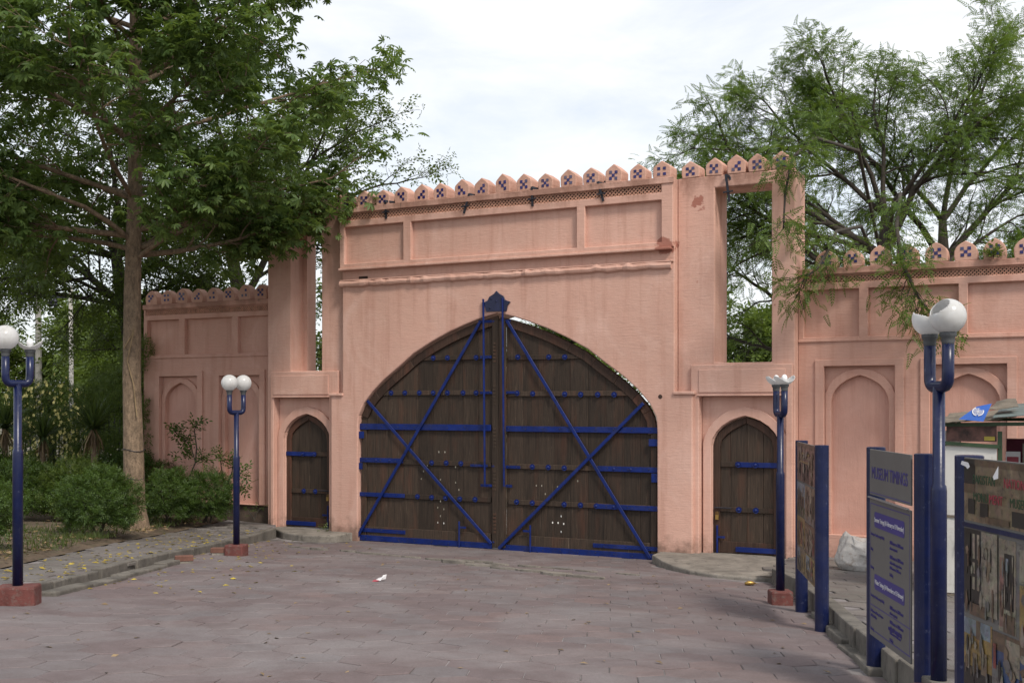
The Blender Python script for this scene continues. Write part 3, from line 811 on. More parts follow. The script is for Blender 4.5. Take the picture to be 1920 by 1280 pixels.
    b_.bar((bolt_x, 0.03, 0.31), (bolt_x + 0.12*sign*-1, 0.03, 0.31), 0.03, 0.012, up=(0, 1, 0)).build('drop_bolt', M['blue'], t)
    return t
eL = [-2.54, -2.27, -2.02, -1.74, -1.46, -1.18, -.91, -.65, -.38, -.11]
eR = [-x for x in eL]
leaf(-1, 'left leaf of the big dark wooden gate with blue iron braces', eL,
     [(-1.43, -.15, 2.925, .075), (-2.22, -.15, 2.382, .075), (-2.43, -.15, 1.285, .075), (-2.43, -.15, .745, .075), (-2.43, -.15, .155, .16)],
     [(-2.585, -.14, 1.797, 1.892), (-2.575, -1.73, 1.27, 1.343), (-2.585, -1.70, .72, .785), (-2.59, -1.69, .145, .205), (-2.59, -.12, .006, .093),
      (-.33, -.13, 2.90, 2.945), (-.33, -.10, 2.36, 2.40), (-.50, -.20, 1.245, 1.285), (-.32, -.12, .945, .985), (-.32, -.07, 3.445, 3.485)],
     [(-2.58, -2.47, 1.655, 1.765), (-2.58, -2.50, 1.155, 1.26)],
     [((-2.42, 2.28), (-.125, .085)), ((-.30, 3.475), (-2.58, .07))], [(-.22, 3.80, .955)],
     [(-1.173, 2.927), (-.915, 2.926), (-.402, 2.92), (-1.959, 2.385), (-1.699, 2.385), (-1.43, 2.384), (-1.173, 2.383), (-.915, 2.382), (-.633, 2.38), (-.402, 2.379), (-.09, 2.371),
      (-2.24, 1.305), (-1.981, 1.306), (-1.202, 1.29), (-.936, 1.292), (-.673, 1.29), (-.09, 1.263), (-1.464, .751), (-1.202, .747), (-.948, .746), (-.693, .743), (-.421, .745), (-.09, .11), (-.09, 3.463)],
     HOLES_L, -.681, 0.0, 0.0)
leaf(1, 'right leaf of the big dark wooden gate with blue iron braces', eR,
     [(.15, 1.34, 2.905, .075), (.15, 2.12, 2.36, .075), (.15, 2.43, 1.27, .075), (.15, 2.43, .73, .075), (.15, 2.43, .155, .16)],
     [(.02, 2.585, 1.792, 1.876), (1.62, 2.575, 1.235, 1.31), (1.60, 2.585, .69, .76), (1.55, 2.585, .125, .185), (.03, 2.59, -.002, .083),
      (.12, .33, 2.36, 2.40), (.11, .36, 1.235, 1.28), (.0, .22, .95, .99), (.03, .20, 3.445, 3.485)],
     [(2.42, 2.57, 1.61, 1.71), (2.46, 2.58, 1.10, 1.225)],
     [((.139, 3.47), (2.44, .02)), ((2.345, 2.22), (.01, .02))], [(.111, 3.80, .965)],
     [(.316, 2.914), (.833, 2.904), (1.094, 2.9), (.304, 2.37), (.568, 2.362), (1.094, 2.353), (1.351, 2.347), (1.62, 2.344), (1.878, 2.343), (.56, 1.27), (.825, 1.269), (1.086, 1.265), (1.878, 1.272), (2.136, 1.272),
      (.296, .735), (.56, .731), (1.086, .73), (1.348, .73), (1.601, .727), (1.874, .726)],
     HOLES_R, .545, 0.016, 0.0)

# ================================================================== SIDE DOORS
def side_door(cx, label, sgn):
    t = thing('side_door', label, 'door', (cx, 0.26, 0.13), frame=WALL); org = ORG[t.name]
    top = lambda x: float(np.interp(abs(x), [p[0] for p in D_HALF][::-1], [p[1] for p in D_HALF][::-1])) - 0.012
    ed = [-.465, -.23, 0.0, .23, .465]
    for a, b in zip(ed[:-1], ed[1:]):
        xs = [a + .003 + (b-a-.006)*i/5 for i in range(6)]
        MB().prism([(cx+xs[0], .14), (cx+xs[-1], .14)] + [(cx+x, top(x)) for x in xs[::-1]], 0.27, 0.31).build('plank', M['wood'], t)
    hp = [(.465, .14)] + [(x*0.978, z-.014) for x, z in D_HALF]
    ip = [(.375, .14), (.375, 1.60), (.35, 1.70), (.29, 1.77), (.20, 1.84), (.10, 1.895), (.045, 1.92), (0, 1.94)]
    for sg in (-1, 1):
        poly = [(cx+sg*x, z) for x, z in hp] + [(cx+sg*x, z) for x, z in ip[::-1]]
        a = sum(poly[k][0]*poly[(k+1) % len(poly)][1] - poly[(k+1) % len(poly)][0]*poly[k][1] for k in range(len(poly)))
        MB().prism(poly if a > 0 else poly[::-1], 0.235, 0.268).build('rim', M['wood_rim'], t, bevel=0.005)
    for z in (1.37, .745):
        MB().box(cx-.374, cx+.374, 0.245, 0.268, z-.035, z+.035).build('rail', M['wood'], t, bevel=0.004)
    MB().box(cx-.374, cx+.374, 0.243, 0.268, .141, .30).build('bottom_rail', M['wood_rim'], t, bevel=0.004)
    for z in (1.37, .20):
        a, b = sorted((cx + sgn*.47, cx - sgn*.15)); MB().box(a, b, 0.222, 0.234, z-.035, z+.035).build('strap', M['blue'], t, bevel=0.003)
    for x in (-.11, .13):
        rosette(t, cx+x, 0.245, .745, org); rosette(t, cx+x, 0.221, 1.37, org)
    bx = cx - sgn*.41
    MB().tube([(bx, 0.215, .52), (bx, 0.215, .14)], .014, 8).bar((bx, .215, .36), (bx + sgn*.11, .215, .36), .028, .012, up=(0, 1, 0)).build('drop_bolt', M['blue'], t)
    MB().tube([(bx - sgn*.04, 0.215, .765), (bx + sgn*.2, 0.215, .765)], .010, 6).build('slide_bolt', M['iron'], t)
    MB().box(bx-.022, bx+.022, .200, .222, .60, .665).tube([(bx-.014, .211, .66), (bx-.012, .211, .71), (bx+.012, .211, .71), (bx+.014, .211, .66)], .005, 6).build('padlock', M['brass'], t, bevel=0.004)
    return t
side_door(3.775, 'small pointed wooden side door right of the big gate', 1)
side_door(-3.72, 'small pointed wooden side door left of the big gate', -1)

# ================================================================== IRON BRACKETS on the parapet
def bracket(label, x0, z0, x1, z1, arm, yb):
    t = thing('lamp_bracket', label, 'bracket', (x0, yb, z0), frame=WALL, group='iron lamp brackets on the parapet')
    MB().bar((x0, yb-.02, z0), (x1, yb-.02, z1), .034, .012, up=(0, 1, 0)).build('post', M['iron'], t)
    MB().bar((x0, yb-.02, z0-.01), (x0+arm, yb+.05, z0-.03), .03, .03).tube([(x0+arm, yb+.04, z0-.07), (x0+arm+.02, yb+.06, z0+.01)], .022, 8).build('arm', M['iron'], t)
    MB().bar((x0*.35+x1*.65-.07, yb-.03, z0*.35+z1*.65), (x0*.35+x1*.65+.07, yb-.03, z0*.35+z1*.65+.01), .018, .018).build('cross_bar', M['iron'], t)
bracket('first iron bracket from the left on the gate parapet, upright with long arm', -1.966, 5.43, -1.95, 5.14, .13, -.065)
bracket('second iron bracket from the left on the gate parapet, leaning left', -.435, 5.41, -.529, 5.115, .08, -.065)
bracket('third iron bracket from the left on the gate parapet, nearly upright', .63, 5.42, .642, 5.13, .07, -.065)
bracket('iron bracket leaning right near the right end of the gate parapet', 1.688, 5.40, 1.775, 5.115, .07, -.065)
bracket('thin iron bracket hanging over the right slot opening', 3.533, 5.36, 3.585, 4.98, .04, .09)
# ================================================================== LAMP POSTS
def sphere_mb(r, c, keep=lambda p: True, nu=64, nv=44, thick=0.0):
    """globe shell; faces whose centre fails keep() are broken away"""
    vs, fs = [], []
    for j in range(nv+1):
        th = math.pi*j/nv
        for i in range(nu):
            a = 2*math.pi*i/nu; vs.append(Vector((math.sin(th)*math.cos(a), math.sin(th)*math.sin(a), math.cos(th))))
    for j in range(nv):
        for i in range(nu):
            q = (j*nu+i, (j+1)*nu+i, (j+1)*nu+(i+1) % nu, j*nu+(i+1) % nu)
            tri = ((q[0], q[1], q[2]), (q[0], q[2], q[3]))
            for f in tri:
                m = (vs[f[0]] + vs[f[1]] + vs[f[2]])/3
                if keep(m): fs.append(f)
    mb = MB(); mb.add([(c[0]+v.x*r, c[1]+v.y*r, c[2]+v.z*r) for v in vs], fs)
    return mb
def lamp(label, x, y, beta, globes, zg=None, pole=1.75, block=(0.27, 0.24, 0.16), block_rz=0.0, r=.108):
    z0 = g(x, y)
    t = thing('street_lamp', label, 'lamp', (x, y, z0), group='twin globe lamps along the drive')
    zb = z0 + block[2]
    bl = [(-block[0]/2, -block[1]/2), (block[0]/2, -block[1]/2), (block[0]/2, block[1]/2), (-block[0]/2, block[1]/2)]
    cr, sr = math.cos(block_rz), math.sin(block_rz)
    mb = MB().slabxy([(x + a*cr - b*sr, y + a*sr + b*cr) for a, b in bl], z0 - 0.15, zb)
    mb.build('base_block', M['red_block'], t, bevel=0.02, seg=2)
    jz = zb + pole*0.655; fz = zb + pole
    MB().lathe([(.044, zb-.02), (.044, jz), (.041, jz+.025), (.034, jz+.035), (.034, fz)], (x, y, 0), 14).build('pole', M['pole_blue'], t, smooth=True)
    d = Vector((math.sin(beta), math.cos(beta), 0)); L = 0.105
    pts = []
    c = Vector((x, y, fz))
    up = 0.25; rb = 0.05
    for sg in (-1, 1): pass
    prof = [(-L, up), (-L, rb + .02)]
    for k in range(1, 5):
        a = math.pi/2*k/4; prof.append((-L + rb*(1-math.cos(a)), rb*(1-math.sin(a)) + .0))
    full = prof + [(-q[0], q[1]) for q in prof[::-1]]
    MB().tube([c + d*q[0] + Vector((0, 0, q[1])) for q in full], .033, 12).build('fork', M['pole_blue'], t, smooth=True)
    for sg, state in zip((-1, 1), globes):
        p = c + d*(sg*L) + Vector((0, 0, up))
        MB().lathe([(.030, -.03), (.036, 0), (.036, .02), (.046, .03), (.046, .055), (.030, .062)], tuple(p), 12).build('socket', M['socket'], t, smooth=True)
        gc = p + Vector((0, 0, .04 + r))
        seed = (p.x*3.1, p.y*2.3, sg)
        def nz(m, k=1.6): return noise.noise(Vector((m.x*k + seed[0], m.y*k + seed[1], m.z*k + seed[2])))
        if state == 'whole': keep = lambda m: m.z > -0.93
        elif state == 'hole': keep = lambda m: m.z > -0.95 and not ((m - Vector((-0.72, -0.25, 0.66))).length < 0.62 + 0.14*nz(m, 2.2))
        elif state == 'half': keep = lambda m: m.z > -0.95 and m.z < 0.0 + 0.22*nz(m, 1.5) - 0.35*m.x
        else: keep = lambda m: m.z > -0.95 and m.z < -0.68 + 0.05*nz(m, 1.4) + 0.62*(m.x*0.9 + m.y*0.3)**2
        o = sphere_mb(r, gc, keep).build('globe', M['white_glass'], t, smooth=True)
        if state != 'whole':
            md = o.modifiers.new('solid', 'SOLIDIFY'); md.thickness = 0.004
            if state != 'half' and state != 'hole':
                MB().lathe([(.012, .05), (.014, .07), (.028, .095), (.030, .118), (.02, .14), (.004, .148)], tuple(p), 12).build('bulb', M['bulb'], t, smooth=True)
    return t
BT = R(46)
lamp('tall blue twin lamp at far left with one broken globe, nearest on the left kerb', -4.32, 10.02, BT, ('whole', 'bowl'), block=(0.34, 0.26, .165), block_rz=R(8), pole=1.76)
lamp('blue twin lamp with two whole white globes beside the left path', -3.69, 15.35, BT, ('whole', 'whole'), block=(0.26, 0.22, .15), block_rz=R(-10), pole=1.76)
lamp('blue twin lamp with both globes broken off before the right side door', 2.68, 11.45, R(171), ('bowl', 'bowl'), block=(0.22, 0.2, .14), pole=1.75)
lamp('nearest blue twin lamp with large broken globe beside the timings board', 2.405, 6.46, R(173), ('half', 'hole'), block=(0.25, 0.25, .15), pole=1.69, r=.098)

# ================================================================== SIGN BOARDS
def text_mesh(s, size, mat, align='LEFT', sx=1.0):
    cu = bpy.data.curves.new('lettering', 'FONT'); cu.body = s; cu.size = size; cu.align_x = align; cu.extrude = 0.0008; cu.resolution_u = 3
    o = bpy.data.objects.new('lettering', cu); COL.objects.link(o)
    dg = bpy.context.evaluated_depsgraph_get(); me = bpy.data.meshes.new_from_object(o.evaluated_get(dg))
    bpy.data.objects.remove(o); bpy.data.curves.remove(cu)
    me.materials.clear(); me.materials.append(mat)
    me.transform(Matrix.Diagonal((sx, 1, 1, 1))); me.transform(Matrix.Rotation(R(90), 4, 'X'))
    return me
def write(parent, s, x, z, size, mat, y, align='LEFT', sx=1.0):
    return link('lettering', text_mesh(s, size, mat, align, sx), parent, (x, y, z))
M['board_grey'] = simple('grey_board', (0.13, 0.126, 0.12), 0.5, 0.06, 2.5, bmp=0.0, dirt=(0.112, 0.106, 0.10))
M['print_violet'] = simple('violet_print', (0.045, 0.035, 0.19), 0.5, 0.1, 5, bmp=0)
M['print_white'] = simple('white_print', (0.62, 0.61, 0.62), 0.5, 0.05, 5, bmp=0)
M['print_green'] = simple('green_print', (0.012, 0.05, 0.02), 0.5, 0.1, 5, bmp=0)
M['print_red'] = simple('red_print', (0.28, 0.03, 0.05), 0.5, 0.1, 5, bmp=0)
M['edge_alu'] = simple('aluminium_edge', (0.5, 0.5, 0.5), 0.35, 0.1, 5, metal=0.7, bmp=0)
def flat(name, col, var=0.2, sc=7): 
    m, t, b = nt(name); v = coords(t); col = tuple(q*.55 for q in col)
    vo = N(t, 'ShaderNodeTexVoronoi'); vo.inputs['Scale'].default_value = 34; t.links.new(v, vo.inputs['Vector'])
    c = mixc(t, ramp(t, noise_n(t, v, 11, 6, 0.65, 1.0), [(0.3, 0.0), (0.7, 1.0)]), tuple(q*.5 for q in col), tuple(q*1.45 for q in col))
    c = mixc(t, 0.07, c, vo.outputs['Color'], 'OVERLAY')
    c = mixc(t, ramp(t, noise_n(t, v, 38, 5, 0.7), [(0.55, 0.0), (0.66, 0.7)]), c, (0.025, 0.022, 0.02))
    c = mixc(t, ramp(t, noise_n(t, coords(t, (1, 1, .4)), 23, 5, 0.7), [(0.62, 0.0), (0.7, 0.5)]), c, tuple(min(.6, q*1.8 + .05) for q in col))
    t.links.new(c, b.inputs['Base Color']); b.inputs['Roughness'].default_value = 0.35
    return m
def post_round(t, x, r, z0, z1, y=0.0):
    MB().lathe([(r, z0), (r, z1-.004), (r*.93, z1)], (x, y, 0), 18).build('post', M['pole_blue'], t, smooth=False, local=True)
def board(label, a, b, ztop, zbot, r=0.058):
    ax, ay = a; bx, by = b
    ang = math.atan2(by-ay, bx-ax); L = math.hypot(bx-ax, by-ay)
    z0 = g(ax, ay)
    t = thing('sign_board', label, 'sign', (ax, ay, 0), rz=ang)
    ORG[t.name] = Vector((0, 0, 0))
    post_round(t, -.045, r, g(ax, ay)-.15, ztop); post_round(t, L, r, g(bx, by)-.15, ztop + (0.0))
    return t, L
def rect(x0, x1, z0, z1, y, th=0.002):
    return MB().box(x0, x1, y, y+th, z0, z1)
def print_pic(parent, x0, x1, z0, z1, y, bg, shapes, name='photo_print'):
    """a printed photograph: background tint plus flat colour areas (fractions of the picture)"""
    p = rect(x0, x1, z0, z1, y).build(name, bg, parent, local=True)
    for k, (fx0, fx1, fz0, fz1, m) in enumerate(shapes):
        W, H = x1-x0, z1-z0
        rect(x0+fx0*W, x0+fx1*W, z0+fz0*H, z0+fz1*H, y-.0006*(k+1), .0005).build('print_area', m, p, local=True)
    rp = random.Random(int((x0*37 + z0*91)*100)); W, H = x1-x0, z1-z0
    for q, key in enumerate(('dark', 'tan', 'brown', 'cream', 'grey') if name == 'photo_print' else ()):
        mb = MB()
        for _ in range(5):
            cx, cz = x0 + W*rp.uniform(.08, .92), z0 + H*rp.uniform(.06, .8); w_, h_ = W*rp.uniform(.015, .05), H*rp.uniform(.05, .16)
            yq = y - .0006*(len(shapes) + 1 + q) 
            pts = [(min(max(cx + w_*math.cos(2*math.pi*i/9)*rp.uniform(.6, 1.2), x0), x1), min(max(cz + h_*math.sin(2*math.pi*i/9)*rp.uniform(.7, 1.1), z0), z1)) for i in range(9)]
            mb.prism(pts, yq, yq + .0004)
        tag(mb.build('print_detail', PT[key], p, local=True), kind='stuff')
    return p
PT = {k: flat('print_'+k, c, 0.45, 9) for k, c in dict(brown=(.17,.11,.07), tan=(.27,.2,.13), dark=(.028,.024,.022), sky=(.26,.31,.36), pinkish=(.30,.17,.14), grass=(.08,.11,.045), cream=(.36,.31,.24), blue=(.06,.10,.24), teal=(.04,.2,.25), red=(.28,.06,.05), grey=(.2,.19,.18), gold=(.38,.26,.09)).items()}
# board 1: narrow photo board beside the far lamp
t, L = board('blue framed photo board nearest the right side door', (2.74, 10.82), (2.60, 9.62), 1.86, .6)
y = -0.052
MB().box(.02, L-.06, y+.004, y+.02, .66, 1.85).build('panel', M['grey_panel'] if 'grey_panel' in M else M['board_grey'], t, local=True)
print_pic(t, .03, L-.06, 1.50, 1.85, y, PT['pinkish'], [(.05, .25, 0, .62, PT['brown']), (.3, .72, 0, .5, PT['dark']), (.78, .92, 0, .6, PT['brown']), (0, 1, .88, 1, PT['brown']), (.1, .9, .60, .66, PT['tan']), (.25, .75, .7, .76, PT['gold']), (.2, .8, .5, .54, PT['gold'])])
print_pic(t, .03, .56, 1.18, 1.48, y, PT['sky'], [(0, 1, 0, .3, PT['grass']), (.1, .9, .3, .62, PT['brown']), (.15, .3, .3, .55, PT['dark']), (.4, .55, .3, .55, PT['dark']), (.68, .8, .3, .55, PT['dark'])])
print_pic(t, .57, L-.06, 1.16, 1.48, y, PT['tan'], [(.1, .4, .1, .9, PT['brown']), (.5, .7, .2, .95, PT['cream']), (.75, .95, 0, .8, PT['dark']), (0, 1, 0, .2, PT['grey'])])
print_pic(t, .03, .56, .90, 1.17, y, PT['gold'], [(.1, .35, 0, .8, PT['brown']), (.5, .62, .1, .85, PT['red']), (.7, .9, 0, .7, PT['tan'])])
print_pic(t, .57, L-.06, .89, 1.15, y, PT['brown'], [(.05, .3, .1, .9, PT['tan']), (.45, .7, 0, .9, PT['cream']), (.8, .95, .1, .6, PT['red'])])
print_pic(t, .03, .56, .66, .89, y, PT['tan'], [(.05, .4, .5, .95, PT['sky']), (.1, .5, .05, .45, PT['dark']), (.6, .95, .1, .8, PT['gold'])])
print_pic(t, .57, L-.06, .66, .88, y, PT['gold'], [(.1, .5, .4, .95, PT['sky']), (.2, .8, .05, .35, PT['brown']), (.65, .8, .3, .9, PT['red'])])
# board 2: museum timings
t, L = board('blue framed grey board listing museum timings', (2.445, 7.66), (2.40, 6.66), 1.915, .68, .062)
y = -0.062; xr = L - .07
MB().box(.03, xr, y, y+.012, 1.605, 1.905).build('header_panel', M['board_grey'], t, bevel=.002, local=True)
MB().box(.03, xr, y, y+.010, .675, 1.578).build('timings_panel', M['board_grey'], t, bevel=.002, local=True)
MB().bar((.03, y-.004, 1.588), (xr, y-.018, 1.586), .02, .008).build('loose_edge', M['edge_alu'], t, local=True)
yt = y - .0015; V = M['print_violet']
rect(.045, xr-.01, 1.617, 1.622, y-.001, .001).build('rule', V, t, local=True)
write(t, 'MUSEUM TIMINGS', .03 + (xr-.03)/2, 1.715, .112, V, yt, 'CENTER', .88)
rect(.05, xr-.015, 1.545, 1.551, y-.001, .001).build('rule', V, t, local=True)
for z0, s in ((1.405, 'Summer Timings (16 February to 15 November)'), (1.00, 'Winter Timings (16 November to 15 February)')):
    cx = .03 + (xr-.03)/2; w, h, rr = .33, .05, .02
    pts = []
    for (qx, qz, a0) in ((w-rr, -h+rr, -90), (w-rr, h-rr, 0), (-w+rr, h-rr, 90), (-w+rr, -h+rr, 180)):
        for k in range(5):
            a = R(a0 + 90*k/4); pts.append((cx+qx+rr*math.cos(a), z0+.045+qz+rr*math.sin(a)))
    MB().prism(pts, y-.0015, y-.0003).build('heading_label', V, t, local=True)
    write(t, s, cx, z0+.030, .043, M['print_white'], y-.0022, 'CENTER', .76)
    rows = [('Tuesday to Sunday except Friday', .06, -.065), ('Friday', .06, -.165), ('Monday', .06, -.285)]
    for q, xx, dz in rows: write(t, q, xx, z0+dz, .030, V, yt, sx=.8)
    rr_ = [('1000 hours to 2100 hours' if z0 > 1.2 else '1000 hours to 2000 hours', -.095, .034), ('without any break', -.128, .028), ('1000 hours to 2100 hours', -.185, .034), ('with break for prayers from', -.218, .028), ('1300 hours to 1400 hours', -.250, .028), ('Holiday', -.295, .032)]
    for q, dz, sz in rr_: write(t, q, .50, z0+dz+.02, sz, V, yt, sx=.8)
rect(.045, xr-.01, .878, .884, y-.001, .001).build('rule', V, t, local=True)
rect(.05, .0535, .72, 1.545, y-.001, .001).build('rule', V, t, local=True)
rect(xr-.02, xr-.0165, .72, 1.545, y-.001, .001).build('rule', V, t, local=True)
write(t, 'For Museum and Heritage Library on', .06, .835, .026, V, yt, sx=.75); write(t, 'all Public Holidays', .06, .803, .026, V, yt, sx=.75)
write(t, '1000 hours to 2000 hours daily', .47, .79, .030, V, yt, sx=.75)
rect(.045, xr-.01, .715, .721, y-.001, .001).build('rule', V, t, local=True)
# board 3: monument photo board, nearest
t, L = board('blue framed photo board at the right edge, headed with red and green letters', (2.035, 5.05), (2.09, 4.02), 1.975, .7, .062)
y = -0.064; xr = L + .04
MB().box(.04, xr, y+.002, y+.014, .62, 1.97).build('panel', M['board_grey'], t, local=True)
hp = print_pic(t, .045, xr, 1.70, 1.965, y, PT['tan'], [(0, .10, .55, 1.0, PT['dark']), (.0, .1, .45, .6, PT['brown']), (.1, 1, .90, 1.0, PT['brown']), (.04, .10, .12, .36, PT['dark']), (.15, .22, .10, .32, PT['dark']), (.42, .52, .05, .28, PT['dark']), (.58, .64, 0, .28, PT['red']), (.72, .9, .08, .3, PT['dark']), (.2, .4, .03, .12, PT['brown'])], 'header_print')
ts = .055
write(t, 'PAKISTAN', .155, 1.865, ts, M['print_green'], y-.014, sx=.80)
write(t, 'NATIONAL', .425, 1.865, ts, M['print_red'], y-.012, sx=.80)
write(t, 'MONU', .155, 1.79, ts, M['print_green'], y-.012, sx=.80)
write(t, 'MENT', .30, 1.79, ts, M['print_red'], y-.012, sx=.80)
write(t, 'MUSEUM', .475, 1.79, ts, M['print_green'], y-.012, sx=.80)
MB().box(.045, xr, y-.008, y+.002, 1.672, 1.69).build('divider', M['pole_blue'], t, local=True)
MB().add([(.05, y-.014, 1.955), (.13, y-.022, 1.952), (.155, y-.026, 1.935), (.14, y-.03, 1.925), (.11, y-.024, 1.934), (.05, y-.018, 1.94)], [(0, 1, 2, 3, 4, 5)]).build('torn_corner', M['print_white'], t, local=True)
MB().add([(.385, y-.014, 1.95), (.392, y-.018, 1.90), (.375, y-.028, 1.893), (.362, y-.026, 1.905)], [(0, 1, 2, 3)]).build('torn_corner', M['print_white'], t, local=True)
print_pic(t, .045, .355, 1.30, 1.665, y, PT['grey'], [(.0, .5, .1, 1, PT['dark']), (.26, .33, .3, .95, PT['cream']), (.4, .47, .3, .95, PT['cream']), (.2, .5, .62, .66, PT['dark']), (.2, .5, .45, .49, PT['dark']), (.08, .2, .15, .95, PT['dark']), (.55, 1, .05, 1, PT['cream']), (.2, .7, 0, .14, PT['brown'])])
print_pic(t, .36, .50, 1.28, 1.655, y, PT['cream'], [(.05, .3, .05, .8, PT['pinkish']), (.35, .9, .25, .85, PT['dark']), (.3, .95, 0, .2, PT['brown']), (.45, .6, .65, .8, PT['sky'])])
print_pic(t, .505, xr, 1.25, 1.65, y, PT['grey'], [(.05, .3, .05, .6, PT['gold']), (.05, .25, .62, .95, PT['cream']), (.1, .6, .0, .2, PT['red']), (.4, .9, .3, .9, PT['tan'])])
print_pic(t, .045, .30, .97, 1.28, y, PT['gold'], [(0, .95, .78, 1, PT['sky']), (.45, .6, .75, 1, PT['brown']), (0, 1, 0, .35, PT['dark']), (.08, .2, .3, .6, PT['cream']), (.35, .5, .3, .55, PT['tan']), (.65, .85, .3, .6, PT['tan'])])
print_pic(t, .305, xr, .93, 1.27, y, PT['blue'], [(0, 1, .78, 1, PT['brown']), (.15, .3, .55, .95, PT['cream']), (.0, .12, .3, .6, PT['grey']), (.08, .3, .1, .32, PT['teal']), (.3, .5, .25, .55, PT['dark']), (.55, .75, .1, .5, PT['dark']), (.02, .05, .55, .85, PT['red']), (.6, 1, .5, .9, PT['tan'])])
print_pic(t, .045, xr, .63, .95, y-.0008, PT['cream'], [(.3, .36, .4, .75, PT['tan']), (.42, .48, .38, .72, PT['tan']), (0, .05, .3, .9, PT['grass']), (.52, .64, .1, .6, PT['grass']), (.7, .95, .1, .7, PT['brown'])])

# ================================================================== STALL (kiosk)
KF = WALL
def wl(u, s): return (u - U0, s - S0)
kx0, ky0 = wl(-1.43, 11.78)
kz = 0.345
k = thing('market_stall', 'closed stall with white sheet front, green frame and patched tin roof', 'stall', (kx0, ky0, kz), frame=KF)
M['green_frame'] = simple('green_frame_paint', (0.03, 0.06, 0.025), 0.55, 0.3, 7)
M['white_sheet'] = simple('white_sheet', (0.56, 0.55, 0.52), 0.7, 0.08, 2.0, bmp=0.25, dirt=(0.40, 0.37, 0.33))
M['tin'] = simple('grey_green_tin', (0.13, 0.17, 0.165), 0.55, 0.25, 5, metal=0.2, dirt=(0.14, 0.10, 0.07))
M['tarp'] = simple('old_brown_tarp', (0.15, 0.125, 0.095), 0.85, 0.35, 6, bmp=0.4)
M['poster_dark'] = simple('dark_poster', (0.10, 0.045, 0.035), 0.6, 0.8, 11, bmp=0.1)
M['un_blue'] = simple('blue_banner', (0.02, 0.10, 0.42), 0.55, 0.12, 5, bmp=0.15)
M['maroon'] = simple('maroon_cloth', (0.10, 0.012, 0.03), 0.8, 0.3, 6)
M['amber'] = simple('yellow_print', (0.42, 0.33, 0.05), 0.6, 0.3, 9)
def sheet(x0, x1, z0, z1, yf, seed, amp, n=18):
    mb = MB(); vs = []
    for j in range(n+1):
        for i in range(n+1):
            x = x0+(x1-x0)*i/n; z = z0+(z1-z0)*j/n
            w = noise.noise(Vector((x*3+seed, z*2.2, 0)))*amp + noise.noise(Vector((x*9+seed, z*5, 3)))*amp*.35
            vs.append((x, yf + w, z))
    return mb.add(vs, [(j*(n+1)+i, j*(n+1)+i+1, (j+1)*(n+1)+i+1, (j+1)*(n+1)+i) for j in range(n) for i in range(n)])
X0, Y0 = kx0, ky0
for (x, hgt) in ((X0, 1.50), (X0+.50, 1.60), (X0+.80, 1.62), (X0+2.3, 1.62)):
    MB().box(x-.02, x+.02, Y0-.0, Y0+.04, kz, kz+hgt).build('post', M['green_frame'], k, bevel=.003)
for x in (X0, X0+2.3):
    MB().box(x-.02, x+.02, Y0+1.2, Y0+1.24, kz, kz+1.7).build('post', M['green_frame'], k, bevel=.003)
def rail(a, b, w=.035): MB().bar(a, b, w, w).build('frame_rail', M['green_frame'], k)
rail((X0-.02, Y0-.012, kz+1.485), (X0+.50, Y0-.012, kz+1.455), .035)
rail((X0, Y0+.02, kz+1.66), (X0+2.3, Y0+.02, kz+1.70))
rail((X0+.5, Y0+.02, kz+.80), (X0+2.3, Y0+.02, kz+.80))
rail((X0, Y0+1.22, kz+1.7), (X0+2.3, Y0+1.22, kz+1.7)); rail((X0, Y0+.02, kz+1.66), (X0, Y0+1.22, kz+1.7)); rail((X0+2.3, Y0+.02, kz+1.70), (X0+2.3, Y0+1.22, kz+1.7))
sheet(X0+.012, X0+.475, kz+.79, kz+1.455, Y0-.004, 1.0, .006).build('white_panel', M['white_sheet'], k, smooth=True)
sheet(X0+.005, X0+.475, kz+.04, kz+.765, Y0-.006, 7.0, .022).build('white_panel', M['white_sheet'], k, smooth=True)
MB().box(X0-.01, X0+.48, Y0-.014, Y0+.0, kz+.765, kz+.785).build('batten', M['tarp'], k)
MB().box(X0-.01, X0+.48, Y0-.03, Y0+.03, kz, kz+.03).build('bottom_batten', M['tarp'], k)
MB().add([(X0+.12, Y0-.03, kz+.42), (X0+.135, Y0-.034, kz+.60), (X0+.142, Y0-.03, kz+.5)], [(0, 2, 1)]).build('tear', M['maroon'], k)
MB().box(X0+.52, X0+2.28, Y0+.01, Y0+.02, kz+.02, kz+.79).build('counter_front', M['green_frame'], k)
MB().box(X0+.83, X0+2.28, Y0+.012, Y0+.022, kz+.82, kz+1.64).build('shutter', M['green_frame'], k)
MB().box(X0, X0+.012, Y0+.05, Y0+1.2, kz+.02, kz+1.6).build('side_sheet', M['white_sheet'], k)
MB().box(X0+.02, X0+.47, Y0+.03, Y0+.04, kz+1.50, kz+1.655).build('poster_strip', M['poster_dark'], k)
MB().box(X0+.36, X0+.455, Y0+.024, Y0+.029, kz+1.51, kz+1.55).build('poster_print', M['amber'], k)
MB().box(X0+.52, X0+.80, Y0+.5, Y0+.52, kz+1.15, kz+1.52).build('hanging_cloth', M['maroon'], k)
MB().box(X0+.53, X0+.66, Y0+.3, Y0+.31, kz+1.18, kz+1.40).build('print_card', M['print_white'], k)
MB().box(X0+.54, X0+.645, Y0+.296, Y0+.299, kz+1.19, kz+1.35).build('print_card_picture', M['print_red'], k)
MB().box(X0+.68, X0+.78, Y0+.3, Y0+.31, kz+1.15, kz+1.48).build('print_card', PT['cream'], k)
MB().box(X0+.70, X0+.77, Y0+.296, Y0+.299, kz+1.16, kz+1.36).build('print_card_picture', PT['dark'], k)
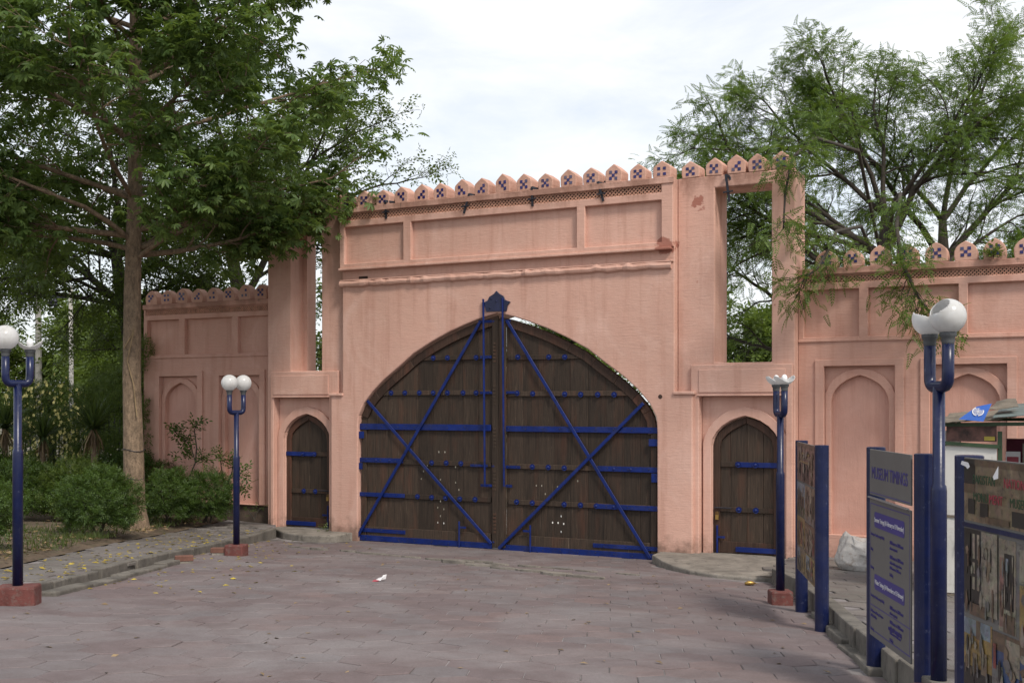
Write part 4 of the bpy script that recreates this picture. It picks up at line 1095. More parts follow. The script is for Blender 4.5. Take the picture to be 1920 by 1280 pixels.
# patched roof
def crumple(pts, n, amp, seed, name, mat, th=.006):
    a, b, c, d = [Vector(p) for p in pts]; vs = []
    for j in range(n+1):
        for i in range(n+1):
            p = a.lerp(b, i/n).lerp(d.lerp(c, i/n), j/n)
            w = noise.noise(Vector((p.x*4+seed, p.y*4, p.z)))*amp + noise.noise(Vector((p.x*12+seed, p.y*10, 2)))*amp*.4
            vs.append((p.x, p.y + w*.4, p.z + w))
    o = MB().add(vs, [(j*(n+1)+i, j*(n+1)+i+1, (j+1)*(n+1)+i+1, (j+1)*(n+1)+i) for j in range(n) for i in range(n)]).build(name, mat, k)
    o.modifiers.new('solid', 'SOLIDIFY').thickness = th
    return o
crumple([(X0-.08, Y0-.12, kz+1.665), (X0+.62, Y0-.10, kz+1.74), (X0+.7, Y0+1.3, kz+1.80), (X0-.08, Y0+1.3, kz+1.76)], 16, .035, 2, 'roof_tarp', M['tarp'])
crumple([(X0+.45, Y0-.14, kz+1.745), (X0+2.4, Y0-.14, kz+1.83), (X0+2.4, Y0+1.3, kz+1.95), (X0+.45, Y0+1.3, kz+1.86)], 14, .018, 5, 'roof_sheet', M['tin'])
crumple([(X0+.40, Y0-.02, kz+1.80), (X0+.66, Y0+.05, kz+1.83), (X0+.60, Y0+.5, kz+1.92), (X0+.45, Y0+.4, kz+1.88)], 8, .03, 8, 'roof_tarp', M['tarp'])
bp = [Vector((X0+.15, Y0-.14, kz+1.715)), Vector((X0+.37, Y0-.15, kz+1.695)), Vector((X0+.435, Y0-.06, kz+1.865)), Vector((X0+.30, Y0-.05, kz+1.835))]
banner = MB().add(bp, [(0, 1, 2, 3)]).build('blue_banner', M['un_blue'], k)
# white wreath-and-globe emblem on the banner
bc = (bp[0]+bp[1]+bp[2]+bp[3])/4 + Vector((0.005, 0, .01)); bx_ = (bp[1]-bp[0]).normalized(); by_ = ((bp[3]-bp[0])-bx_*(bp[3]-bp[0]).dot(bx_)).normalized(); bz_ = bx_.cross(by_)
if bz_.y > 0: bz_ = -bz_
emb = MB()
def arc(r, a0, a1, w, n=14):
    for q in range(n):
        t0, t1 = R(a0+(a1-a0)*q/n), R(a0+(a1-a0)*(q+1)/n)
        pp = [bc + bz_*.004 + (bx_*math.cos(tt) + by_*math.sin(tt))*rr for tt, rr in ((t0, r-w), (t1, r-w), (t1, r+w), (t0, r+w))]
        emb.add(pp, [(0, 1, 2, 3)])
for r in (.010, .019, .028, .037): arc(r, 0, 360, .0017)
arc(.048, 120, 260, .005); arc(.048, -80, 60, .005)
for a in range(0, 180, 45):
    dd = bx_*math.cos(R(a)) + by_*math.sin(R(a)); nn = bz_.cross(dd)*.0015
    emb.add([bc+bz_*.004-dd*.037-nn, bc+bz_*.004+dd*.037-nn, bc+bz_*.004+dd*.037+nn, bc+bz_*.004-dd*.037+nn], [(0, 1, 2, 3)])
emb.build('emblem', M['print_white'], banner)

# ================================================================== SACK of rubbish, litter
def sack(label, u, s, w, d, h):
    x, y = uv(u, s); z = g_side(x, y)
    t = thing('rubbish_sack', label, 'sack', (x, y, z), rz=R(-20))
    nu, nv = 120, 60; vs = []
    prof = [(0, .80), (.04, .95), (.2, 1.04), (.45, 1.0), (.65, .93), (.8, .86), (.92, .74), (1.0, .66)]
    for j in range(nv+1):
        f = j/nv
        for i in range(nu):
            a = 2*math.pi*i/nu; ca, sa = math.cos(a), math.sin(a)
            rr = float(np.interp(f, [q[0] for q in prof], [q[1] for q in prof]))
            fold = .045*math.sin(5*a + 2.5*f + 1.2*math.sin(3*f+a)) + .025*math.sin(11*a - 5*f) + .10*noise.noise(Vector((ca*1.4, sa*1.4, f*2.2))) - .09*abs(noise.noise(Vector((ca*2.5+f*2, sa*2.5, f*4 + 3))))
            rr = rr*(1 + fold*(.4 + f))
            top = h*(1 + .12*noise.noise(Vector((ca*1.5+7, sa*1.5, 0))) - .10*ca)
            sag = .03*math.sin(a*2+1)*f
            vs.append((ca*w/2*rr + sag - .05*f, sa*d/2*rr, f*top))
    base = len(vs); vs.append((0, 0, 0)); vs.append((-.03, 0, h*.72))
    fs = [(j*nu+i, j*nu+(i+1) % nu, (j+1)*nu+(i+1) % nu, (j+1)*nu+i) for j in range(nv) for i in range(nu)]
    fs += [((i+1) % nu, i, base) for i in range(nu)] + [(nv*nu+i, nv*nu+(i+1) % nu, base+1) for i in range(nu)]
    MB().add(vs, fs).build('bag', M['sack'], t, smooth=True, local=True)
    for (cx_, cy_, cz_, r, m) in ((.13, 0, h*.93, .05, 'maroon'), (.18, .03, h*.86, .06, 'green_frame'), (.08, -.02, h*.99, .035, 'poster_dark'), (.22, -.04, h*.80, .04, 'maroon')):
        q = []
        for kk in range(9): q.append((cx_+rg.gauss(0, r*.7), cy_+rg.gauss(0, r*.7), cz_+rg.gauss(0, r*.5)))
        bm = bmesh.new(); [bm.verts.new(p) for p in q]; bmesh.ops.convex_hull(bm, input=bm.verts[:])
        me = bpy.data.meshes.new('scrap'); bm.to_mesh(me); bm.free(); me.materials.append(M[m]); link('scrap', me, t)
M['sack'] = simple('dirty_white_sack', (0.42, 0.40, 0.38), 0.6, 0.25, 6, bmp=0.35, dirt=(0.20, 0.14, 0.10))
rg = random.Random(31)
sack('stuffed dirty white sack on the paving behind the boards', -2.55, 13.95, .68, .42, .39)
def scrap(name, label, cat, x, y, pieces):
    t = thing(name, label, cat, (x, y, g(x, y)+.004))
    for (nm, mat, pts) in pieces:
        MB().add(pts, [tuple(range(len(pts)))]).build(nm, mat, t, local=True)
scrap('litter_wrapper', 'small crumpled red and white wrapper lying on the drive', 'wrapper', -1.47, 12.6,
      [('white_side', M['print_white'], [(-.05, -.03, 0), (.03, -.04, .01), (.06, .0, .05), (.0, .03, .03)]), ('white_flap', M['print_white'], [(.02, -.01, .01), (.08, .02, .02), (.09, .03, .07), (.05, .02, .06)]), ('red_side', M['print_red'], [(-.07, -.045, .0), (-.01, -.06, .003), (.02, -.035, .012), (-.04, -.03, .02)])])
t = thing('corn_cob', 'small orange cone shaped scrap lying below the right step', 'litter', (2.74, 13.2, g(2.74, 13.2)))
MB().tube([(-.06, 0, .02), (-.02, .0, .026), (.03, 0, .024), (.07, .01, .02)], [.012, .026, .022, .006], 8).build('cone', M['amber_solid'] if 'amber_solid' in M else M['brass'], t, smooth=True, local=True)
MB().tube([(.06, .008, .02), (.10, .02, .015)], [.008, .003], 6).build('tip', M['dead_leaf'], t, local=True)
M['brick'] = simple('old_brick', (0.15, 0.07, 0.05), 0.9, 0.3, 8, bmp=0.4)
for (x, y, a, lb) in ((-4.02, 14.05, 20, 'loose half brick on the left kerb'), (-3.92, 15.35, 5, 'brick lying against the red lamp block on the left path')):
    t = thing('brick', lb, 'brick', (x, y, g(x, y)), rz=R(a))
    MB().box(-.11, .11, -.05, .05, .03, .10).build('brick_body', M['brick'], t, bevel=.008, local=True)
    MB().box(-.09, .10, -.045, .045, .0, .03).build('mortar', M['concrete'], t, local=True)
# ================================================================== VEGETATION
def inst_mesh(name, tv, tf, pos, dirs, ups, size, mat):
    """many copies of a small leaf template as one mesh (leaf-sized faces through the crown)"""
    pos = np.asarray(pos, float); y = np.asarray(dirs, float); y /= np.linalg.norm(y, axis=1, keepdims=True) + 1e-9
    u = np.asarray(ups, float); x = np.cross(y, u); x /= np.linalg.norm(x, axis=1, keepdims=True) + 1e-9
    z = np.cross(x, y); size = np.asarray(size, float).reshape(-1, 1, 1)
    tv = np.asarray(tv, float); n = len(tv); Nn = len(pos)
    V = (tv[None, :, 0:1]*x[:, None, :] + tv[None, :, 1:2]*y[:, None, :] + tv[None, :, 2:3]*z[:, None, :])*size + pos[:, None, :]
    F = (np.asarray(tf, int)[None] + (np.arange(Nn)*n)[:, None, None]).reshape(-1, 3)
    me = bpy.data.meshes.new(name)
    me.vertices.add(Nn*n); me.vertices.foreach_set('co', V.reshape(-1))
    me.loops.add(F.size); me.loops.foreach_set('vertex_index', F.reshape(-1).astype(np.int32))
    me.polygons.add(len(F)); me.polygons.foreach_set('loop_start', (np.arange(len(F))*3).astype(np.int32))
    me.polygons.foreach_set('loop_total', np.full(len(F), 3, np.int32))
    me.materials.append(mat); me.update(); me.validate()
    return me
def leaflet(base, ang, l, w, tilt, fold=0.25):
    """one pointed leaf as two triangles either side of the midrib"""
    ca, sa = math.cos(ang), math.sin(ang); ct, st = math.cos(tilt), math.sin(tilt)
    def P(a, b, h):
        yy = b*ct; zz = b*st + h
        return (base[0] + a*ca + yy*sa, base[1] - a*sa + yy*ca, base[2] + zz)
    v = [P(0, 0, 0), P(-w/2, l*.52, fold*w/2), P(0, l, -0.06*l), P(w/2, l*.52, fold*w/2)]
    return v, [(0, 2, 1), (0, 3, 2)]
def tmpl(leaves):
    V, F = [], []
    for lf in leaves:
        v, f = leaflet(*lf); b = len(V); V += v; F += [tuple(i+b for i in t) for t in f]
    return V, F
def leaflet_round(base, ang, l, w, tilt, fold=0.22):
    ca, sa = math.cos(ang), math.sin(ang); ct, st = math.cos(tilt), math.sin(tilt)
    def P(a, b, h): return (base[0] + a*ca + b*ct*sa, base[1] - a*sa + b*ct*ca, base[2] + b*st + h)
    v = [P(0, 0, 0), P(-w*.36, l*.34, fold*w*.36), P(-w*.5, l*.68, fold*w*.45 - .02*l), P(0, l, -.08*l), P(w*.5, l*.68, fold*w*.45 - .02*l), P(w*.36, l*.34, fold*w*.36)]
    return v, [(0, 2, 1), (0, 3, 2), (0, 4, 3), (0, 5, 4)]
def tmpl_round(leaves):
    V, F = [], []
    for lf in leaves:
        v, f = leaflet_round(*lf); b = len(V); V += v; F += [tuple(i+b for i in t) for t in f]
    return V, F
PALM = tmpl_round([((0, .35, 0), R(a), .72 + .1*math.cos(R(a)), .25, R(-14 - abs(a)*.09)) for a in (-128, -80, -38, 0, 38, 80, 128)])
SPRIG = tmpl([((0, .0, 0), R(-60), .42, .19, R(10)), ((0, .18, 0), R(55), .44, .2, R(-5)), ((0, .4, 0), R(-50), .42, .19, R(8)), ((0, .58, 0), R(48), .40, .18, R(-8)), ((0, .75, 0), R(0), .42, .19, R(-10))])
_fr = []
for i in range(6):
    tt = .12 + i*.15; zz = -.22*tt*tt
    for sg in (-1, 1): _fr.append(((0, tt, zz), R(sg*(62 - i*5)), .30*(1 - .07*i), .105, R(-12)))
_fr.append(((0, .96, -.2), 0, .26, .09, R(-25)))
FROND = tmpl(_fr)
ONE = tmpl([((0, 0, 0), 0, 1.0, .42, R(-4))])
BLADE = ([(-.026, 0, 0), (.026, 0, 0), (.02, .55, .02), (-.02, .55, .02), (0, 1, -.10)], [(0, 1, 2), (0, 2, 3), (3, 2, 4)])

def rot_about(d, ang, az):
    d = d.normalized(); a = d.orthogonal().normalized(); b = d.cross(a)
    return (d*math.cos(ang) + (a*math.cos(az) + b*math.sin(az))*math.sin(ang)).normalized()
def grow(rg, p, d, L, r, lvl, P, tubes, tips):
    n = P['seg'][lvl]; pts, rad = [Vector(p)], [r]; q = Vector(p); d = Vector(d).normalized(); ds = [d]
    for i in range(n):
        d = (d + Vector((rg.gauss(0, 1), rg.gauss(0, 1), rg.gauss(0, 1)))*P['wander'][lvl] + Vector((0, 0, P['trop'][lvl]))).normalized()
        q = q + d*(L/n); pts.append(q.copy()); rad.append(max(.004, r*(1 - (1-P['taper'])*(i+1)/n))); ds.append(d)
    tubes.append((pts, rad, lvl))
    last = lvl == len(P['seg']) - 1
    if last:
        for i in range(1, n+1): tips.append((pts[i], ds[i]))
        return
    for k in range(P['kids'][lvl]):
        t = P['t0'][lvl] + (1-P['t0'][lvl])*(k + rg.random())/P['kids'][lvl]; f = t*n; i = min(int(f), n-1)
        pp = pts[i].lerp(pts[i+1], f - i); dd = rot_about(ds[i+1], P['ang'][lvl]*rg.uniform(.6, 1.25), rg.uniform(0, 2*math.pi))
        if P.get('flat'): dd.z *= P['flat']; dd.normalize()
        grow(rg, pp, dd, L*P['ratio'][lvl]*rg.uniform(.7, 1.2)*(1.15 - .5*t), rad[i]*P['rr'][lvl], lvl+1, P, tubes, tips)
    grow(rg, pts[-1], ds[-1], L*P['ratio'][lvl]*P.get('tip', .8), rad[-1], lvl+1, P, tubes, tips)
def tube_mesh(tubes, sides=(8, 6, 4, 3)):
    mb = MB()
    for pts, rad, lvl in tubes: mb.tube(pts, rad, sides[min(lvl, len(sides)-1)], caps=False)
    return mb
def leaves_from_tips(rg, tips, per, size, spread, droop=0.25, up=.75, out=0.6):
    P, D, U, S = [], [], [], []
    for (p, d) in tips:
        for _ in range(per if isinstance(per, int) else (int(per) + (rg.random() < per - int(per)))):
            v = Vector((rg.gauss(0, 1), rg.gauss(0, 1), rg.gauss(0, .6)))
            dd = (d*out + v*.55 - Vector((0, 0, droop))).normalized()
            uu = (Vector((0, 0, up)) + Vector((rg.gauss(0, 1), rg.gauss(0, 1), rg.gauss(0, 1)))*.35)
            P.append(tuple(p + Vector((rg.gauss(0, 1), rg.gauss(0, 1), rg.gauss(0, .7)))*spread)); D.append(tuple(dd)); U.append(tuple(uu)); S.append(size*rg.uniform(.65, 1.25))
    return P, D, U, S

# ---------------------------------------------------------------- big left tree (whorled limbs, palmate leaves)
def left_tree():
    bx, by = -5.84, 17.7; bz = z_left(bx, by) - .1
    t = thing('silk_cotton_tree', 'tall grey trunked tree with palmate leaves behind the left path', 'tree', (bx, by, bz))
    pts = [(bx + .10, by, bz), (bx+.05, by, bz+.18), (bx+.01, by, bz+.5), (bx, by, bz+1.2), (bx-.03, by, bz+2.4), (bx-.02, by, bz+3.8), (bx+.02, by, bz+5.5), (bx+.03, by, bz+8), (bx, by, bz+12)]
    rad = [.24, .19, .166, .155, .138, .127, .11, .09, .03]
    mb = MB(); P2, R2 = [], []
    rg = random.Random(3)
    for i in range(len(pts)-1):
        m = 8
        for k in range(m):
            f = k/m; P2.append(tuple(pts[i][c]*(1-f) + pts[i+1][c]*f for c in range(3))); R2.append((rad[i]*(1-f) + rad[i+1]*f)*(1 + rg.gauss(0, .012)))
    P2.append(pts[-1]); R2.append(rad[-1])
    tr = mb.tube(P2, R2, 18).build('trunk', M['bark'], t, smooth=True)
    for zz in (.95, 1.38):
        ring = [(bx + .158*math.cos(a)*1.01, by + .158*math.sin(a)*1.01, bz + zz + .02*math.sin(a*2)) for a in [2*math.pi*k/20 for k in range(21)]]
        MB().tube(ring, .006, 5).build('wire', M['iron'], tr)
    MB().tube([(bx-.10, by-.135, bz+2.95), (bx+.02, by-.155, bz+3.15), (bx+.06, by-.155, bz+3.25), (bx-.05, by-.156, bz+2.75), (bx+.05, by-.165, bz+2.4), (bx+.1, by-.155, bz+1.9)], .009, 5).build('cord', M['dead_leaf'], tr)
    P = dict(seg=(6, 4, 2), kids=(10, 5), t0=(.34, .15), ang=(R(52), R(50)), ratio=(.36, .5), rr=(.5, .6), wander=(.06, .13, .2), trop=(.01, .0, -.02), taper=.35, flat=.55)
    tubes, tips = [], []
    z = 4.55; az = .4
    while z < 11.5:
        nb = 5 if z < 8.5 else 4
        for k in range(nb):
            a = az + 2*math.pi*k/nb + rg.gauss(0, .15)
            el = R(rg.uniform(10, 30)) if z < 9 else R(30)
            L = (3.0 if z < 5.6 else 3.5 if z < 8.6 else 3.0)*rg.uniform(.75, 1.12)
            grow(rg, (bx, by, z + rg.gauss(0, .08)), (math.cos(a)*math.cos(el), math.sin(a)*math.cos(el), math.sin(el)), L, .042, 0, P, tubes, tips)
        az += .65; z += .86
    # a low limb sweeping right towards the gatehouse, and one drooping at the far left
    grow(rg, (bx, by, 4.5), (.9, -.05, .02), 2.1, .05, 0, P, tubes, tips)
    grow(rg, (bx, by, 4.9), (.85, .35, .12), 2.6, .05, 0, P, tubes, tips)
    grow(rg, (bx, by, 4.8), (-.9, -.4, .05), 2.4, .05, 0, P, tubes, tips)
    tube_mesh(tubes).build('limbs', M['bark'], t, smooth=True)
    PP = leaves_from_tips(rg, tips, LEFT_DENS, .155, .13, .18, .85, .7)
    me = inst_mesh('crown', *PALM, *PP, M['leaf_palmate']); o = link('crown', me, t); o.location = -Vector((bx, by, bz))
LEFT_DENS = 4.0
left_tree()

def tree(name, label, x, y, z0, limbs, P, tmplt, mat, bark, per, size, spread, seed, trunk, group=None, droop=.2, extra=(), out=.6):
    """trunk: list of (dx, dy, z, r); limbs: list of (trunk_index, dir, L, r)"""
    rg = random.Random(seed)
    t = thing(name, label, 'tree', (x, y, z0), group=group)
    pts = [(x+a, y+b, z) for a, b, z, r in trunk]
    MB().tube(pts, [q[3] for q in trunk], 12).build('trunk', bark, t, smooth=True)
    tubes, tips = [], []
    for (i, d, L, r) in limbs: grow(rg, pts[i], d, L, r, 0, P, tubes, tips)
    for path, r, P2 in extra:
        ps = [Vector(q) for q in path]; tubes.append((ps, [r*(1-.6*k/(len(ps)-1)) for k in range(len(ps))], 0))
        for a, b in zip(ps[len(ps)//2-1:-1], ps[len(ps)//2:]):
            for k in range(P2['n']):
                pp = a.lerp(b, rg.random()); dd = rot_about((b-a), R(rg.uniform(25, 70)), rg.uniform(0, 6.28))
                grow(rg, pp, dd, P2['L']*rg.uniform(.6, 1.2), .008, len(P['seg'])-2, dict(P, kids=P2.get('kids', P['kids'])), tubes, tips)
    tube_mesh(tubes).build('limbs', bark, t, smooth=True)
    PP = leaves_from_tips(rg, tips, per, size, spread, droop, .8, out)
    o = link('crown', inst_mesh('crown', *tmplt, *PP, mat), t); o.location = -Vector((x, y, z0))
    return t
def ring_limbs(i, n, el, L, r, az=0.0, rg=random.Random(2)):
    return [(i, (math.cos(az+2*math.pi*k/n)*math.cos(R(el)), math.sin(az+2*math.pi*k/n)*math.cos(R(el)), math.sin(R(el + rg.uniform(-8, 8)))), L*rg.uniform(.85, 1.15), r) for k in range(n)]

# ---------------------------------------------------------------- feathery trees behind the right wall
PF = dict(tip=.5, seg=(7, 5, 4, 2), kids=(8, 6, 3), t0=(.28, .15, .15), ang=(R(36), R(40), R(45)), ratio=(.52, .46, .5), rr=(.55, .55, .5), wander=(.11, .15, .18, .2), trop=(.01, -.01, -.02, -.03), taper=.35, flat=.62)
spray = dict(n=5, L=.55, kids=(6, 5, 3))
tree('feathery_tree', 'spreading feathery tree forking just behind the right garden wall', 6.35, 19.5, 0.0,
     [(3, (-.78, -.15, .54), 3.4, .07), (3, (.25, -.2, .92), 2.7, .075), (2, (-.85, .1, .58), 3.4, .06), (2, (.75, .2, .5), 2.8, .06), (4, (-.1, .35, .95), 2.5, .05), (4, (.5, -.4, .8), 2.5, .05), (4, (-.5, -.3, .8), 2.6, .05), (3, (-.85, -.25, .56), 3.2, .05), (3, (-.85, .3, .56), 3.3, .05), (4, (-.8, .0, .62), 2.7, .05), (2, (.9, -.2, .3), 2.6, .05)],
     PF, FROND, M['leaf_feather'], M['bark_dark'], 2.6, .18, .11, 17,
     [(.1, 0, 0, .2), (.05, 0, 2.6, .16), (0, 0, 3.9, .14), (-.02, 0, 4.7, .12), (0, 0, 5.4, .07)], 'trees behind the right garden wall', .12,
     extra=[([(6.3, 19.4, 4.4), (5.8, 17.4, 5.3), (5.35, 15.8, 5.1), (5.0, 14.9, 4.5), (4.95, 14.55, 4.0), (5.1, 14.4, 3.55), (5.25, 14.3, 3.3)], .035, dict(spray, n=6, L=.34)),
            ([(6.2, 19.2, 4.6), (5.2, 17.2, 6.0), (4.2, 15.9, 5.9), (3.75, 15.3, 5.5), (3.6, 15.1, 5.0), (3.55, 15.0, 4.5)], .03, dict(spray, n=5, L=.36)),
            ([(6.2, 19.2, 4.3), (5.3, 17.4, 4.9), (4.5, 15.9, 4.6), (4.2, 15.2, 4.25), (3.95, 14.9, 3.95), (3.8, 14.8, 3.85)], .03, dict(spray, n=4, L=.36))])
tree('feathery_tree', 'taller feathery tree at the right edge beyond the garden wall', 8.0, 21.3, 0.0,
     [(3, (-.5, -.2, .8), 3.0, .07), (3, (.5, .1, .8), 3.0, .07), (2, (.85, -.1, .5), 3.2, .065), (2, (-.7, .2, .65), 3.3, .06), (4, (.05, -.4, .95), 3.0, .055), (4, (.7, .3, .75), 3.0, .055), (1, (.9, -.4, .3), 2.8, .045), (1, (-.5, -.4, .6), 2.2, .045), (4, (-.4, .2, .85), 2.9, .05)],
     PF, FROND, M['leaf_feather'], M['bark_dark'], 2.6, .19, .12, 29,
     [(0, 0, 0, .22), (0, 0, 2.6, .17), (.05, 0, 3.8, .15), (.02, 0, 4.8, .12), (0, 0, 5.6, .07)], 'trees behind the right garden wall', .12)
tree('feathery_tree', 'feathery tree seen through the right slot of the gatehouse', 5.75, 23.5, 0.0,
     [(3, (-.6, -.1, .4), 1.9, .05), (3, (.5, -.2, .5), 2.2, .05), (2, (-.9, .0, .15), 1.7, .045), (2, (.8, .1, .3), 2.4, .045), (4, (.0, .2, .95), 1.6, .04), ],
     PF, FROND, M['leaf_feather'], M['bark_dark'], 0.4, .19, .08, 41,
     [(0, 0, 0, .15), (0, 0, 2.2, .12), (.05, 0, 3.2, .1), (.02, 0, 4.0, .09), (0, 0, 4.6, .05)], 'trees behind the right garden wall', .15)

# ---------------------------------------------------------------- dark fine-leaved trees behind the left wall
PD = dict(seg=(6, 4, 3, 2), kids=(8, 6, 4), t0=(.15, .15, .15), ang=(R(44), R(48), R(50)), ratio=(.5, .48, .48), rr=(.55, .55, .5), wander=(.09, .14, .18, .2), trop=(.0, -.01, -.03, -.08), taper=.35)
tree('shade_tree', 'dark dense tree rising behind the left garden wall beside the gatehouse', -5.9, 25.0, 0.0,
     [(2, (-.75, -.1, .6), 3.6, .09), (2, (.55, -.1, .7), 3.4, .09), (3, (.75, .1, .55), 3.4, .07), (3, (-.5, .3, .8), 3.2, .07), (4, (.1, -.3, .95), 3.0, .06), (1, (-.85, -.3, .15), 3.2, .06), (1, (.7, .3, .2), 2.6, .05), (4, (.8, -.2, .5), 3.0, .06), (1, (.2, -.8, .1), 2.4, .05), (2, (-.3, -.8, .1), 2.4, .05), (1, (-.9, .2, -.05), 3.0, .05)],
     PD, SPRIG, M['leaf_dark'], M['bark_dark'], 1.5, .22, .10, 53,
     [(.25, 0, 0, .26), (.15, 0, 3.2, .2), (0, 0, 4.4, .18), (-.2, 0, 5.4, .13), (-.15, 0, 6.3, .08)], 'dark trees behind the left wall', .25)
tree('shade_tree', 'dark dense tree behind the big grey trunk at the left', -8.1, 24.2, 0.0,
     [(2, (-.7, -.2, .65), 3.0, .09), (2, (.6, -.2, .6), 3.2, .08), (3, (-.55, .2, .7), 3.6, .07), (3, (.75, .2, .5), 3.0, .07), (4, (-.1, -.3, .9), 2.8, .06), (2, (-.85, -.2, .30), 2.9, .06), (1, (.7, -.4, .05), 2.4, .05), (2, (-.5, -.8, .2), 2.6, .05), (3, (-.9, -.3, .3), 3.0, .06), (2, (.8, -.4, .1), 2.6, .05), (3, (-.9, .2, .25), 2.9, .05)],
     PD, SPRIG, M['leaf_dark'], M['bark_dark'], 1.2, .21, .10, 61,
     [(.1, 0, 0, .22), (.1, 0, 3.3, .17), (-.1, 0, 4.3, .15), (-.25, 0, 5.3, .12), (-.2, 0, 6.2, .08)], 'dark trees behind the left wall', .3)

# ---------------------------------------------------------------- far trees
PB = dict(seg=(4, 3, 2), kids=(6, 5), t0=(.15, .15), ang=(R(50), R(55)), ratio=(.5, .5), rr=(.5, .5), wander=(.12, .16, .2), trop=(.02, .0, -.02), taper=.4)
def far_tree(label, x, y, h, r, seed, mat='leaf_far', per=3.0, size=.5):
    rg = random.Random(seed)
    limbs = ring_limbs(1, 6, 15, r, .06, rg.random()*3, rg) + ring_limbs(2, 6, 30, r*.95, .06, rg.random()*3, rg) + ring_limbs(3, 4, 60, r*.7, .05, rg.random()*3, rg)
    tree('background_tree', label, x, y, 0.0, limbs, PB, SPRIG, M[mat], M['bark_dark'], per, size, .16, seed,
         [(0, 0, 0, .16), (0, 0, h*.32, .13), (.05, 0, h*.52, .1), (0, 0, h*.72, .07)], 'trees in the far background', .1)
far_tree('yellow green tree far left behind the utility pole', -16.2, 44.0, 5.6, 2.3, 71)
far_tree('low far tree at the left edge beyond the fence', -19.6, 43.0, 4.2, 2.2, 72)
far_tree('far bushy tree just right of the utility pole', -12.6, 40.0, 4.9, 2.0, 73)
far_tree('far bushy tree directly behind the flowering vine', -10.4, 33.0, 4.4, 1.8, 74, 'leaf_vine')
far_tree('far green tree filling the bottom of the right slot', 8.0, 38.0, 4.7, 2.3, 75)
far_tree('far green tree beyond the right garden wall', 12.5, 36.0, 4.8, 2.4, 76)
far_tree('far green tree low behind the left slot', -4.0, 36.0, 6.0, 2.2, 77, 'leaf_dark')
far_tree('far green tree beyond the middle of the gate', 2.0, 42.0, 4.4, 2.4, 78)

# ---------------------------------------------------------------- planting bed
def bed_z(x, y):
    return max(g(x, y) + 0.17, 0.27) + .035*noise.noise(Vector((x*.9, y*.9, 0))) + .012*noise.noise(Vector((x*4, y*4, 2)))
nx, ny = 46, 60; vs = []
for j in range(ny+1):
    yv = 4 + (27-4)*j/ny; xe = kx(BED_L, min(yv, 20.2)) - .01
    if yv > 20.2: xe = -5.0 - (yv-20.2)*1.2
    for i in range(nx+1):
        xv = xe - (i/nx)**1.5*22; e = min(1, i/4)
        vs.append((xv, yv, z_left(xv, yv)*(1-e) + bed_z(xv, yv)*e))
mb = MB().add(vs, [(j*(nx+1)+i+1, j*(nx+1)+i, (j+1)*(nx+1)+i, (j+1)*(nx+1)+i+1) for j in range(ny) for i in range(nx)])
tag(mb.build('garden_bed', M['soil'], smooth=True), kind='structure')
def scatter(name, label, cat, n, pick, zf, tm, size, mat, seed, flatness=.25, lift=.006):
    rg = random.Random(seed); P, D, U, S = [], [], [], []
    while len(P) < n:
        q = pick(rg)
        if q is None: continue
        x, y = q; a = rg.uniform(0, 6.28)
        P.append((x, y, zf(x, y) + lift)); D.append((math.cos(a), math.sin(a), rg.gauss(.05, .12))); U.append((rg.gauss(0, flatness), rg.gauss(0, flatness), 1)); S.append(size*rg.uniform(.55, 1.25))
    o = link(name, inst_mesh(name, *tm, P, D, U, S, mat)); return tag(o, label, cat, kind='stuff')
def on_paving(x, y):
    if y < 18.7 and x < kx(KERB_L, y) - .02: return z_left(x, y)
    if y < 13.4 and x > kx(KERB_R, y): return g_side(x, y)
    return g(x, y)
def pick_yellow(rg):
    y = 11 + 7.4*rg.random(); k_ = kx(KERB_L, y)
    x = k_ + (rg.gauss(-.5, .45) if rg.random() < .72 else rg.gauss(.5, .6))
    if x < kx(BED_L, y): return None
    return (x, y) if s_of(x, y) < 14.9 else None
scatter('fallen_leaves', 'yellow fallen leaves scattered along the left path and kerb', 'leaves', 480, pick_yellow, on_paving, ONE, .075, M['fallen'], 5)
def pick_court(rg):
    y = 6.8 + 9*rg.random(); x = rg.uniform(-4, 3)
    return (x, y) if in_court(x, y) else None
scatter('fallen_leaves', 'sparse dry leaves and twigs strewn over the drive', 'leaves', 110, pick_court, on_paving, ONE, .065, M['litter_leaf'], 6)
def pick_bed(rg):
    y = 8 + 13*rg.random(); e = kx(BED_L, min(y, 20.2)); x = e - abs(rg.gauss(0, 1.3))
    return x, y
scatter('leaf_litter', 'brown leaf litter over the bare soil bed', 'leaves', 1500, pick_bed, bed_z, ONE, .085, M['litter_leaf'], 8, .5, .012)
def pick_grass(rg):
    cx, cy, r = rg.choice([(-5.75, 14.3, .45), (-5.6, 15.3, .3), (-6.9, 15.6, .6), (-5.6, 18.6, .4), (-7.4, 13.2, .6), (-6.2, 13.0, .35), (-6.4, 17.0, .5)])
    return cx + rg.gauss(0, r), cy + rg.gauss(0, r)
def grass_patch():
    rg = random.Random(9); P, D, U, S = [], [], [], []
    for _ in range(3800):
        x, y = pick_grass(rg)
        if x > kx(BED_L, min(y, 20.2)) - .05: continue
        P.append((x, y, bed_z(x, y)-.005)); D.append((rg.gauss(0, .45), rg.gauss(0, .45), 1)); U.append((rg.gauss(0, 1), rg.gauss(0, 1), .1)); S.append(rg.uniform(.05, .13))
    o = link('grass', inst_mesh('grass', [(-.06, 0, 0), (.06, 0, 0), (0, 1, .15)], [(0, 1, 2)], P, D, U, S, M['grass'])); tag(o, 'thin patches of green grass on the soil bed', 'grass', kind='stuff')
grass_patch()

